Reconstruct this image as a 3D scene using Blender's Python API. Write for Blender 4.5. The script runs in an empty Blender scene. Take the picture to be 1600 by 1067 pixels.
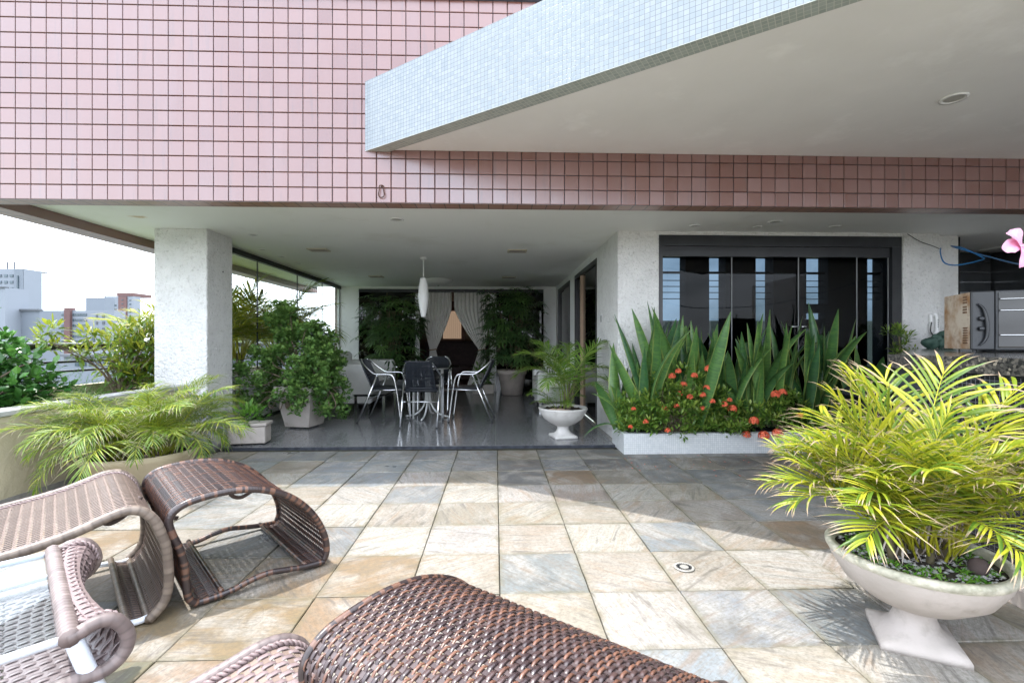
import bpy, math, random
from math import sin, cos, pi, radians, sqrt, atan2
from mathutils import Vector, Matrix

# ------------------------------------------------------------------ camera, sky, sun, exposure
S = bpy.context.scene
COL = S.collection
cd = bpy.data.cameras.new('camera')
cam = bpy.data.objects.new('camera', cd); COL.objects.link(cam)
cd.sensor_width = 36.0; cd.lens = 36.0 * 740.0 / 1600.0
cd.clip_start = 0.05; cd.clip_end = 9000
cam.location = (0, 0, 1.133); cam.rotation_euler = (radians(90), 0, radians(-2.0))
S.camera = cam

SUN = Vector((0.345, -0.015, -1.0)).normalized()
sl = bpy.data.lights.new('sun', 'SUN'); sl.energy = 2.2; sl.angle = radians(0.6); sl.color = (1.0, 0.965, 0.92)
so = bpy.data.objects.new('sun', sl); COL.objects.link(so)
so.rotation_euler = SUN.to_track_quat('-Z', 'Y').to_euler(); so.location = (-3, 0, 12)

W = bpy.data.worlds.new('World'); S.world = W; W.use_nodes = True
nt = W.node_tree; nt.nodes.clear()
sky = nt.nodes.new('ShaderNodeTexSky'); sky.sky_type = 'NISHITA'; sky.sun_disc = False
sky.sun_elevation = math.asin(-SUN.z); sky.sun_rotation = atan2(-SUN.x, -SUN.y)
sky.air_density = 1.0; sky.dust_density = 2.0
tc = nt.nodes.new('ShaderNodeTexCoord')
mp = nt.nodes.new('ShaderNodeMapping'); mp.inputs['Scale'].default_value = (1.5, 1.5, 4.0); mp.inputs['Location'].default_value = (0.9, 0.2, 0.35)
nz = nt.nodes.new('ShaderNodeTexNoise'); nz.inputs['Scale'].default_value = 1.6; nz.inputs['Detail'].default_value = 7
nz.inputs['Roughness'].default_value = 0.55; nz.inputs['Distortion'].default_value = 0.4
rp = nt.nodes.new('ShaderNodeValToRGB')
rp.color_ramp.elements[0].position = 0.30; rp.color_ramp.elements[0].color = (0.12, 0.12, 0.12, 1)
rp.color_ramp.elements[1].position = 0.62; rp.color_ramp.elements[1].color = (0.97, 0.97, 0.97, 1)
mx = nt.nodes.new('ShaderNodeMix'); mx.data_type = 'RGBA'
mx.inputs[7].default_value = (13.6, 14.6, 16.2, 1)
bg = nt.nodes.new('ShaderNodeBackground'); bg.inputs['Strength'].default_value = 0.15
wo = nt.nodes.new('ShaderNodeOutputWorld')
L = nt.links
L.new(tc.outputs['Generated'], mp.inputs['Vector']); L.new(mp.outputs[0], nz.inputs['Vector'])
L.new(nz.outputs['Fac'], rp.inputs['Fac']); L.new(rp.outputs['Color'], mx.inputs[0])
L.new(sky.outputs[0], mx.inputs[6]); L.new(mx.outputs[2], bg.inputs['Color']); L.new(bg.outputs[0], wo.inputs[0])

S.view_settings.view_transform = 'Standard'; S.view_settings.look = 'None'
S.view_settings.exposure = 1.48; S.view_settings.gamma = 1.0; S.view_settings.use_curve_mapping = False
S.render.engine = 'CYCLES'
cy = S.cycles
cy.use_denoising = True; cy.max_bounces = 10; cy.diffuse_bounces = 8; cy.glossy_bounces = 4
cy.transmission_bounces = 6; cy.transparent_max_bounces = 12; cy.sample_clamp_indirect = 8.0
cy.caustics_reflective = False; cy.caustics_refractive = False

R = random.Random(7)
def rr(a, b): return R.uniform(a, b)

# ------------------------------------------------------------------ materials
MAT = {}
def node(t, k, **kw):
    n = t.nodes.new(k)
    for a, b in kw.items(): setattr(n, a, b)
    return n
def new_mat(name):
    m = bpy.data.materials.new(name); m.use_nodes = True; MAT[name] = m
    t = m.node_tree; t.nodes.clear()
    return m, t, t.links
def rgba(c): return (c[0], c[1], c[2], 1)
def mixc(t, fac, a, b, mode='MIX'):
    n = node(t, 'ShaderNodeMix', data_type='RGBA', blend_type=mode)
    for i, v in ((0, fac), (6, a), (7, b)):
        if hasattr(v, 'links'): t.links.new(v, n.inputs[i])
        else: n.inputs[i].default_value = v if i == 0 else rgba(v)
    return n.outputs[2]
def math_(t, op, a, b=0.0, c=None):
    n = node(t, 'ShaderNodeMath', operation=op)
    for i, v in enumerate((a, b, c)):
        if v is None: continue
        if hasattr(v, 'links'): t.links.new(v, n.inputs[i])
        else: n.inputs[i].default_value = v
    return n.outputs[0]
def ramp(t, fac, stops):
    n = node(t, 'ShaderNodeValToRGB'); e = n.color_ramp.elements
    while len(e) < len(stops): e.new(0.5)
    for i, (p, c) in enumerate(stops):
        e[i].position = p; e[i].color = rgba(c) if hasattr(c, '__len__') else (c, c, c, 1)
    t.links.new(fac, n.inputs[0]); return n.outputs[0]
def noise(t, vec, scale, detail=4, rough=0.55, dist=0.0):
    n = node(t, 'ShaderNodeTexNoise'); n.inputs['Scale'].default_value = scale; n.inputs['Detail'].default_value = detail
    n.inputs['Roughness'].default_value = rough; n.inputs['Distortion'].default_value = dist
    if vec is not None: t.links.new(vec, n.inputs['Vector'])
    return n.outputs['Fac']
def pos(t): return node(t, 'ShaderNodeNewGeometry').outputs['Position']
def objco(t): return node(t, 'ShaderNodeTexCoord').outputs['Object']
def attr(t, name): return node(t, 'ShaderNodeAttribute', attribute_name=name).outputs['Fac']
def vscale(t, v, s):
    n = node(t, 'ShaderNodeMapping'); n.inputs['Scale'].default_value = s; t.links.new(v, n.inputs['Vector']); return n.outputs[0]
def bump(t, h, strength, dist=0.01):
    n = node(t, 'ShaderNodeBump'); n.inputs['Strength'].default_value = strength; n.inputs['Distance'].default_value = dist
    t.links.new(h, n.inputs['Height']); return n.outputs[0]
def princ(t, color, rough=0.5, metal=0.0, spec=0.5, normal=None, **kw):
    p = node(t, 'ShaderNodeBsdfPrincipled')
    for k, v in (('Base Color', color), ('Roughness', rough), ('Metallic', metal), ('Specular IOR Level', spec)):
        if hasattr(v, 'links'): t.links.new(v, p.inputs[k])
        else: p.inputs[k].default_value = rgba(v) if k == 'Base Color' else v
    if normal is not None: t.links.new(normal, p.inputs['Normal'])
    for k, v in kw.items(): p.inputs[k.replace('_', ' ')].default_value = v
    return p.outputs[0]
def out(t, sh):
    o = node(t, 'ShaderNodeOutputMaterial'); t.links.new(sh, o.inputs['Surface'])

def basic(name, c1, c2=None, scale=6, rough=0.5, metal=0, spec=0.5, b=0.0, bs=40, bd=0.005, rvar=0.0, stops=(0.35, 0.68), stain=None):
    m, t, l = new_mat(name)
    p = pos(t); col = c1
    n1 = noise(t, p, scale, 5)
    if c2 is not None: col = ramp(t, n1, [(stops[0], c1), (stops[1], c2)])
    if stain:
        col = mixc(t, ramp(t, noise(t, p, stain[1], 6, 0.65), [(0.55, 0.0), (0.75, stain[2])]), col, stain[0])
    rg = rough
    if rvar: rg = math_(t, 'MULTIPLY_ADD', noise(t, p, scale * 1.7, 4), rvar, rough - rvar * 0.5)
    nn = None
    if b: nn = bump(t, noise(t, p, bs, 5, 0.6), b, bd)
    out(t, princ(t, col, rg, metal, spec, nn))
    return m

CEIL = basic('ceiling_paint', (0.93, 0.93, 0.92), (0.90, 0.90, 0.89), 0.9, 0.7, b=0.12, bs=5, bd=0.01, stain=((0.62, 0.60, 0.53), 1.3, 0.35))
def ceiling_stain():
    t = CEIL.node_tree; l = t.links; pr = next(n for n in t.nodes if n.type == 'BSDF_PRINCIPLED'); old = pr.inputs['Base Color'].links[0].from_socket
    mpn = node(t, 'ShaderNodeMapping'); mpn.inputs['Location'].default_value = (3.50, -4.78, -2.356); l.new(pos(t), mpn.inputs['Vector'])
    ln = node(t, 'ShaderNodeVectorMath', operation='LENGTH'); l.new(vscale(t, mpn.outputs[0], (3.2, 4.6, 1)), ln.inputs[0])
    d = math_(t, 'ADD', ln.outputs['Value'], math_(t, 'MULTIPLY', noise(t, pos(t), 11, 6, 0.7), 1.1))
    l.new(mixc(t, ramp(t, d, [(0.55, 0.8), (0.80, 0.0)]), old, (0.58, 0.40, 0.20)), pr.inputs['Base Color'])
ceiling_stain()
basic('canopy_paint', (0.88, 0.875, 0.87), (0.82, 0.815, 0.81), 1.3, 0.55, b=0.25, bs=3.5, bd=0.02, stain=((0.97, 0.97, 0.97), 1.9, 1.0))
basic('stucco', (0.89, 0.885, 0.875), (0.80, 0.795, 0.785), 5, 0.85, b=1.0, bs=38, bd=0.04, stain=((0.52, 0.51, 0.49), 30, 0.8))
basic('wall_white', (0.89, 0.89, 0.885), (0.84, 0.84, 0.84), 2, 0.7, b=0.3, bs=50, stain=((0.58, 0.57, 0.54), 4, 0.3))
basic('parapet_paint', (0.52, 0.47, 0.33), (0.41, 0.37, 0.26), 2.2, 0.8, b=0.45, bs=12, bd=0.02, stain=((0.30, 0.28, 0.21), 2.6, 0.6))
basic('parapet_cap', (0.47, 0.47, 0.46), (0.34, 0.34, 0.34), 6, 0.7, b=0.4, bs=30)
basic('dark_grout', (0.014, 0.017, 0.024), (0.05, 0.056, 0.072), 14, 0.8, b=0.3, bs=90)
basic('slab_joint', (0.018, 0.015, 0.011), (0.035, 0.038, 0.014), 5, 0.9, b=0.5, bs=60)
basic('stone_trim', (0.34, 0.33, 0.31), (0.23, 0.22, 0.21), 8, 0.6, b=0.4, bs=30)
basic('black_frame', (0.012, 0.013, 0.016), (0.022, 0.024, 0.028), 6, 0.35)
basic('dark_stone', (0.018, 0.02, 0.026), (0.035, 0.04, 0.047), 7, 0.28, rvar=0.2, b=0.15, bs=25)
basic('black_metal', (0.015, 0.016, 0.017), None, 6, 0.35, 0.2)
basic('aluminium', (0.78, 0.79, 0.81), None, 6, 0.22, 1.0)
basic('white_metal', (0.72, 0.76, 0.82), (0.62, 0.66, 0.72), 8, 0.3)
basic('white_plastic', (0.80, 0.80, 0.80), None, 6, 0.35)
basic('white_leather', (0.74, 0.74, 0.72), (0.66, 0.66, 0.65), 3, 0.5, b=0.2, bs=6)
basic('curtain', (0.72, 0.70, 0.67), (0.64, 0.62, 0.59), 6, 0.9, b=0.2, bs=120)
basic('rope', (0.30, 0.19, 0.12), None, 6, 0.9)
basic('brown_wood', (0.16, 0.085, 0.055), (0.10, 0.055, 0.04), 5, 0.5)
basic('tan_wall', (0.5, 0.36, 0.25), (0.44, 0.31, 0.22), 5, 0.8)
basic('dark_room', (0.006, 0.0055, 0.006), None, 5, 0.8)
basic('dark_fabric', (0.06, 0.042, 0.04), (0.09, 0.062, 0.058), 9, 0.9)
basic('pot_stone', (0.50, 0.45, 0.415), (0.42, 0.38, 0.345), 6, 0.8, b=0.4, bs=60, stain=((0.24, 0.21, 0.17), 9, 0.6))
basic('pot_white', (0.66, 0.64, 0.61), (0.56, 0.54, 0.51), 7, 0.7, b=0.35, bs=60, stain=((0.30, 0.28, 0.24), 8, 0.55))
basic('pot_sand', (0.50, 0.43, 0.30), (0.40, 0.34, 0.23), 5, 0.8, b=0.3, bs=40, stain=((0.28, 0.24, 0.16), 5, 0.5))
basic('pot_clay', (0.46, 0.40, 0.36), (0.35, 0.30, 0.27), 6, 0.8, b=0.4, bs=30)
basic('pot_grey', (0.30, 0.31, 0.32), (0.22, 0.23, 0.24), 6, 0.6, b=0.3, bs=30)
basic('rim_weathered', (0.58, 0.55, 0.45), (0.33, 0.32, 0.25), 26, 0.85, b=0.8, bs=60, stain=((0.20, 0.21, 0.13), 18, 0.6))
basic('soil', (0.022, 0.016, 0.012), (0.045, 0.033, 0.024), 30, 0.95, b=1.0, bs=60, bd=0.02)
basic('pebble', (0.40, 0.39, 0.38), (0.20, 0.20, 0.205), 22, 0.55)
basic('bark', (0.22, 0.17, 0.12), (0.13, 0.10, 0.07), 25, 0.9, b=0.6, bs=60)
basic('cane', (0.16, 0.13, 0.07), (0.09, 0.08, 0.05), 25, 0.8, b=0.5, bs=60)
basic('rust', (0.62, 0.53, 0.42), (0.34, 0.18, 0.08), 6, 0.7, stops=(0.42, 0.66), stain=((0.22, 0.10, 0.05), 10, 0.8))
basic('rust_dark', (0.20, 0.11, 0.06), (0.13, 0.07, 0.04), 30, 0.8)
basic('oven_dark', (0.022, 0.024, 0.028), (0.016, 0.018, 0.021), 6, 0.35)
basic('chrome', (0.75, 0.76, 0.78), None, 6, 0.1, 1.0)
basic('cabinet_black', (0.035, 0.038, 0.043), (0.05, 0.053, 0.058), 4, 0.22)
basic('verdigris', (0.03, 0.07, 0.055), (0.07, 0.13, 0.10), 22, 0.6, b=0.6, bs=50)
basic('cable_blue', (0.01, 0.16, 0.42), None, 6, 0.4)
basic('cable_black', (0.02, 0.02, 0.02), None, 6, 0.5)
basic('pink_petal', (0.86, 0.36, 0.56), (0.90, 0.52, 0.68), 20, 0.5)
basic('red_petal', (0.68, 0.085, 0.04), (0.80, 0.20, 0.09), 60, 0.55)
basic('paper', (0.75, 0.76, 0.78), None, 6, 0.6)
basic('vent_beige', (0.60, 0.53, 0.42), (0.5, 0.45, 0.36), 30, 0.7)
basic('lamp_dark', (0.45, 0.44, 0.42), None, 6, 0.4)
basic('rusty_iron', (0.05, 0.025, 0.02), (0.09, 0.04, 0.025), 40, 0.8)
basic('drain_white', (0.36, 0.35, 0.32), (0.25, 0.24, 0.21), 30, 0.6)
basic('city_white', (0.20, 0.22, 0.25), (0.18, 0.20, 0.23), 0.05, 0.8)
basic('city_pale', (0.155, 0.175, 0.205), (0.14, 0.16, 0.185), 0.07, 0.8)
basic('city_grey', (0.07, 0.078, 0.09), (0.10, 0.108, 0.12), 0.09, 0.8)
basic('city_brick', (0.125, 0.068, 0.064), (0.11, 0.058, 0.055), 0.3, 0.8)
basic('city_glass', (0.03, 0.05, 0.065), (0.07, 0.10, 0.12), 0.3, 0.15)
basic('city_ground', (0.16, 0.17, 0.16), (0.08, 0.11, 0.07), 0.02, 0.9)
basic('mould', (0.36, 0.33, 0.24), (0.22, 0.20, 0.15), 8, 0.9)
basic('loose_stone', (0.46, 0.34, 0.25), (0.33, 0.24, 0.18), 15, 0.8, b=0.3, bs=60)

def facade_mat():
    m, t, l = new_mat('facade_tile'); p = pos(t)
    mpn = node(t, 'ShaderNodeMapping'); mpn.inputs['Location'].default_value = (3.932 / 0.1185, 0, -2.262 / 0.1205); mpn.inputs['Scale'].default_value = (1 / 0.1185, 0.01, 1 / 0.1205); l.new(p, mpn.inputs['Vector'])
    fl_ = node(t, 'ShaderNodeVectorMath', operation='FLOOR'); l.new(mpn.outputs[0], fl_.inputs[0])
    wn = node(t, 'ShaderNodeTexWhiteNoise'); l.new(fl_.outputs[0], wn.inputs['Vector']); rnd = wn.outputs['Value']
    col = mixc(t, rnd, (0.158, 0.060, 0.041), (0.182, 0.073, 0.052))
    col = mixc(t, ramp(t, noise(t, vscale(t, p, (6, 6, 0.8)), 1.0, 5), [(0.5, 0.0), (0.75, 0.4)]), col, (0.19, 0.10, 0.09))
    col = mixc(t, ramp(t, noise(t, vscale(t, p, (11, 11, 0.9)), 2.0, 5), [(0.60, 0.0), (0.74, 0.45)]), col, (0.08, 0.045, 0.038))
    sh = princ(t, col, math_(t, 'MULTIPLY_ADD', rnd, 0.14, 0.24), 0, 0.5, bump(t, noise(t, p, 9, 2), 0.04), IOR=2.05)
    next(n for n in t.nodes if n.type == 'BSDF_PRINCIPLED').inputs['Specular Tint'].default_value = (0.90, 0.94, 1.0, 1)
    out(t, sh)
facade_mat()

def slab_mat():
    m, t, l = new_mat('slab_stone'); p = pos(t)
    oi = node(t, 'ShaderNodeObjectInfo'); base = oi.outputs['Color']; rnd = oi.outputs['Random']
    off = node(t, 'ShaderNodeVectorMath', operation='ADD'); cx = node(t, 'ShaderNodeCombineXYZ')
    r2 = math_(t, 'MULTIPLY', rnd, 91.0)
    for i in range(3): l.new(r2, cx.inputs[i])
    l.new(p, off.inputs[0]); l.new(cx.outputs[0], off.inputs[1]); q = off.outputs[0]
    rot = node(t, 'ShaderNodeVectorRotate', rotation_type='Z_AXIS'); l.new(q, rot.inputs['Vector'])
    l.new(math_(t, 'MULTIPLY', rnd, 40.0), rot.inputs['Angle']); q = rot.outputs[0]
    streak = noise(t, vscale(t, q, (1.2, 9.0, 1.0)), 2.6, 7, 0.62, 0.8)
    blot = noise(t, q, 4.2, 6, 0.6, 0.6)
    fine = noise(t, vscale(t, q, (3, 20, 3)), 12, 6, 0.75)
    gr = noise(t, q, 60, 5, 0.7)
    col = mixc(t, ramp(t, blot, [(0.45, 0.0), (0.62, 0.7)]), base, (0.36, 0.345, 0.315))
    warm = mixc(t, 0.5, base, (0.22, 0.135, 0.07))
    col = mixc(t, ramp(t, streak, [(0.50, 0.0), (0.66, 0.85)]), col, warm)
    col = mixc(t, ramp(t, streak, [(0.32, 0.75), (0.46, 0.0)]), col, (0.11, 0.10, 0.09))
    col = mixc(t, ramp(t, fine, [(0.52, 0.0), (0.68, 0.6)]), col, (0.10, 0.085, 0.065))
    col = mixc(t, ramp(t, gr, [(0.36, 0.5), (0.56, 0.0)]), col, (0.12, 0.105, 0.08))
    dirt = noise(t, p, 1.7, 6, 0.6)
    col = mixc(t, ramp(t, dirt, [(0.54, 0.0), (0.70, 0.5)]), col, (0.10, 0.09, 0.065))
    ed = attr(t, 'edge')
    col = mixc(t, math_(t, 'MULTIPLY', ed, ramp(t, noise(t, p, 9, 4), [(0.35, 0.05), (0.7, 0.75)])), col, (0.14, 0.125, 0.075))
    wet = ramp(t, noise(t, p, 1.3, 4), [(0.50, 0.62), (0.64, 0.26)])
    out(t, princ(t, col, wet, 0, 0.45, bump(t, mixc(t, 0.5, streak, fine), 0.32, 0.006)))
slab_mat()

def granite(name, base, spk, scale, rough):
    m, t, l = new_mat(name); p = pos(t)
    v = node(t, 'ShaderNodeTexVoronoi'); v.inputs['Scale'].default_value = scale; l.new(p, v.inputs['Vector'])
    sep = node(t, 'ShaderNodeSeparateColor'); l.new(v.outputs['Color'], sep.inputs[0])
    col = ramp(t, sep.outputs[0], [(0.0, base[0]), (0.45, base[1]), (0.8, base[2]), (1.0, spk)])
    col = mixc(t, ramp(t, noise(t, p, 1.4, 6, 0.65), [(0.4, 0.0), (0.7, 0.6)]), col, base[1])
    out(t, princ(t, col, math_(t, 'MULTIPLY_ADD', noise(t, p, 2.5, 5), 0.14, rough), 0, 0.5))
granite('floor_granite', ((0.10, 0.103, 0.108), (0.18, 0.184, 0.19), (0.24, 0.244, 0.25)), (0.32, 0.325, 0.33), 120, 0.07)
granite('counter_granite', ((0.012, 0.012, 0.012), (0.045, 0.043, 0.039), (0.11, 0.10, 0.085)), (0.27, 0.235, 0.18), 85, 0.08)

def mosaic(name, c1, c2, mort, size, ms, rough, spec, var=0.3, wav=0.0):
    m, t, l = new_mat(name); o = objco(t)
    b = node(t, 'ShaderNodeTexBrick'); b.offset = 0.0; b.squash = 1.0
    for k, v in (('Scale', 1.0), ('Brick Width', size), ('Row Height', size), ('Mortar Size', ms), ('Mortar Smooth', 0.15), ('Bias', 0.0)):
        b.inputs[k].default_value = v
    b.inputs['Color1'].default_value = rgba(c1); b.inputs['Color2'].default_value = rgba(c2); b.inputs['Mortar'].default_value = rgba(mort)
    l.new(o, b.inputs['Vector'])
    h = math_(t, 'SUBTRACT', 1.0, b.outputs['Fac'])
    if wav: h = math_(t, 'ADD', h, math_(t, 'MULTIPLY', noise(t, o, 14, 3), wav))
    out(t, princ(t, b.outputs['Color'], rough, 0, spec, bump(t, h, 0.5, 0.002)))
mosaic('mosaic_white', (0.225, 0.255, 0.275), (0.185, 0.22, 0.245), (0.10, 0.112, 0.12), 0.0295, 0.0012, 0.2, 0.5, wav=2.5)
mosaic('mosaic_trim', (0.42, 0.47, 0.45), (0.34, 0.39, 0.37), (0.58, 0.60, 0.57), 0.0295, 0.0018, 0.25, 0.5)
mosaic('mosaic_planter', (0.72, 0.74, 0.74), (0.62, 0.65, 0.66), (0.46, 0.48, 0.48), 0.021, 0.0012, 0.3, 0.5)
mosaic('mosaic_black', (0.010, 0.010, 0.012), (0.022, 0.022, 0.026), (0.15, 0.155, 0.165), 0.0225, 0.0011, 0.15, 0.6)
mosaic('backsplash', (0.68, 0.70, 0.72), (0.62, 0.64, 0.66), (0.50, 0.52, 0.53), 0.03, 0.0015, 0.25, 0.5)
mosaic('soffit_tile', (0.34, 0.19, 0.15), (0.38, 0.22, 0.18), (0.06, 0.05, 0.05), 0.1209, 0.004, 0.3, 0.5)

def glass_mat(name, tint, ior, extra=0.0):
    m, t, l = new_mat(name)
    f = node(t, 'ShaderNodeFresnel'); bf_ = node(t, 'ShaderNodeNewGeometry').outputs['Backfacing']
    l.new(math_(t, 'MULTIPLY_ADD', bf_, 1.0 / ior - ior, ior), f.inputs['IOR'])
    tr = node(t, 'ShaderNodeBsdfTransparent'); tr.inputs[0].default_value = rgba(tint)
    g = node(t, 'ShaderNodeBsdfGlossy'); g.inputs['Roughness'].default_value = 0.0; g.inputs[0].default_value = (1, 1, 1, 1)
    ms = node(t, 'ShaderNodeMixShader'); l.new(math_(t, 'ADD', f.outputs[0], extra) if extra else f.outputs[0], ms.inputs[0])
    l.new(tr.outputs[0], ms.inputs[1]); l.new(g.outputs[0], ms.inputs[2]); out(t, ms.outputs[0])
glass_mat('glass_clear', (0.95, 0.98, 0.975), 1.45)
glass_mat('glass_smoked', (0.22, 0.265, 0.30), 1.2)
glass_mat('glass_table', (0.90, 0.96, 0.97), 1.13)
glass_mat('glass_black', (0.05, 0.055, 0.06), 1.5)

def leaf_mat(name, dark, mid, light, tip=None, trans=0.35, rough=0.4, tipstart=0.8, gloss=0.5):
    m, t, l = new_mat(name)
    tint = attr(t, 'tint'); al = attr(t, 'along')
    col = ramp(t, tint, [(0.0, dark), (0.5, mid), (1.0, light)])
    if tip: col = mixc(t, ramp(t, math_(t, 'ADD', al, math_(t, 'MULTIPLY', tint, 0.12)), [(tipstart, 0.0), (min(0.999, tipstart + 0.12), 1.0)]), col, tip)
    a = princ(t, col, rough, 0, gloss)
    tr = node(t, 'ShaderNodeBsdfTranslucent')
    l.new(mixc(t, 0.35, col, light), tr.inputs[0])
    ms = node(t, 'ShaderNodeMixShader'); ms.inputs[0].default_value = trans
    l.new(a, ms.inputs[1]); l.new(tr.outputs[0], ms.inputs[2]); out(t, ms.outputs[0])
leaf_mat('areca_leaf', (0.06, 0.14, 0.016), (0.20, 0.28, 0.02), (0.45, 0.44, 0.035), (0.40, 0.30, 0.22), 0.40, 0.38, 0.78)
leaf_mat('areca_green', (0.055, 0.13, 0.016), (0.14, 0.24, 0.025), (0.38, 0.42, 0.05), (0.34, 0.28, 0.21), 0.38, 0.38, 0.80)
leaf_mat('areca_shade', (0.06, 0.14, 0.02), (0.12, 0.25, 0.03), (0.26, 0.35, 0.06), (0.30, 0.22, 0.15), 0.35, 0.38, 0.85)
leaf_mat('rhapis_leaf', (0.03, 0.07, 0.025), (0.07, 0.145, 0.045), (0.13, 0.23, 0.065), None, 0.25, 0.35)
leaf_mat('geranium_leaf', (0.05, 0.12, 0.035), (0.12, 0.24, 0.055), (0.24, 0.38, 0.09), None, 0.25, 0.5)
leaf_mat('ixora_leaf', (0.05, 0.13, 0.02), (0.14, 0.26, 0.04), (0.36, 0.44, 0.08), None, 0.3, 0.35)
leaf_mat('shrub_leaf', (0.02, 0.08, 0.02), (0.05, 0.16, 0.03), (0.12, 0.28, 0.05), None, 0.3, 0.28)
leaf_mat('pleomele_leaf', (0.04, 0.12, 0.02), (0.13, 0.24, 0.03), (0.48, 0.46, 0.05), None, 0.35, 0.35)
leaf_mat('fern_leaf', (0.05, 0.16, 0.02), (0.10, 0.26, 0.03), (0.18, 0.36, 0.05), None, 0.4, 0.5)
leaf_mat('weed_leaf', (0.06, 0.20, 0.02), (0.12, 0.32, 0.03), (0.25, 0.42, 0.05), None, 0.35, 0.45)

def snake_mat():
    m, t, l = new_mat('snake_leaf'); o = objco(t)
    rnd = node(t, 'ShaderNodeObjectInfo').outputs['Random']
    band = noise(t, vscale(t, o, (6, 6, 26)), 1.6, 5, 0.7, 1.0)
    base = mixc(t, rnd, (0.055, 0.15, 0.045), (0.15, 0.29, 0.06))
    col = mixc(t, ramp(t, band, [(0.40, 0.0), (0.6, 1.0)]), mixc(t, rnd, (0.03, 0.095, 0.04), (0.08, 0.18, 0.05)), base)
    ed = attr(t, 'edge')
    col = mixc(t, ramp(t, math_(t, 'ADD', ed, math_(t, 'MULTIPLY', rnd, 0.04)), [(0.88, 0.0), (0.97, 0.6)]), col, (0.36, 0.40, 0.10))
    a = princ(t, col, 0.35, 0, 0.5)
    tr = node(t, 'ShaderNodeBsdfTranslucent'); l.new(col, tr.inputs[0])
    ms = node(t, 'ShaderNodeMixShader'); ms.inputs[0].default_value = 0.12
    l.new(a, ms.inputs[1]); l.new(tr.outputs[0], ms.inputs[2]); out(t, ms.outputs[0])
snake_mat()

def wicker(name, c1, c2, rough=0.38, spec=0.5):
    m, t, l = new_mat(name); p = objco(t)
    ti = attr(t, 'tint')
    col = mixc(t, ti, c1, c2)
    col = mixc(t, ramp(t, noise(t, p, 30, 4), [(0.4, 0.0), (0.8, 0.35)]), col, tuple(min(1, x * 1.7 + 0.01) for x in c1))
    out(t, princ(t, col, rough, 0, spec, bump(t, noise(t, vscale(t, p, (60, 60, 60)), 5, 2), 0.1, 0.001)))
wicker('wicker_dark', (0.030, 0.019, 0.020), (0.065, 0.038, 0.034), 0.30, 0.6)
wicker('wicker_copper', (0.095, 0.045, 0.03), (0.155, 0.074, 0.048), 0.33, 0.55)
wicker('wicker_rib', (0.05, 0.036, 0.037), (0.085, 0.063, 0.06), 0.32, 0.5)
wicker('wicker_grey', (0.14, 0.10, 0.08), (0.215, 0.16, 0.13), 0.45, 0.4)
wicker('wicker_mauve', (0.15, 0.108, 0.105), (0.225, 0.17, 0.165), 0.42, 0.45)
wicker('wicker_under', (0.06, 0.042, 0.036), (0.11, 0.08, 0.07), 0.6, 0.3)
wicker('wrap_dark', (0.028, 0.019, 0.019), (0.145, 0.075, 0.05), 0.3, 0.6)
wicker('wrap_grey', (0.05, 0.037, 0.03), (0.22, 0.175, 0.14), 0.4, 0.45)
wicker('wrap_mauve', (0.06, 0.045, 0.042), (0.22, 0.172, 0.16), 0.4, 0.45)
wicker('black_rattan', (0.012, 0.015, 0.02), (0.03, 0.035, 0.045), 0.35, 0.5)
def emis(name, c, s):
    m, t, l = new_mat(name); e = node(t, 'ShaderNodeEmission'); e.inputs[0].default_value = rgba(c); e.inputs[1].default_value = s; out(t, e.outputs[0])
emis('lit_blind', (1.0, 0.70, 0.48), 0.12)
emis('lamp_lit', (1.0, 0.95, 0.85), 3.0)

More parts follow.
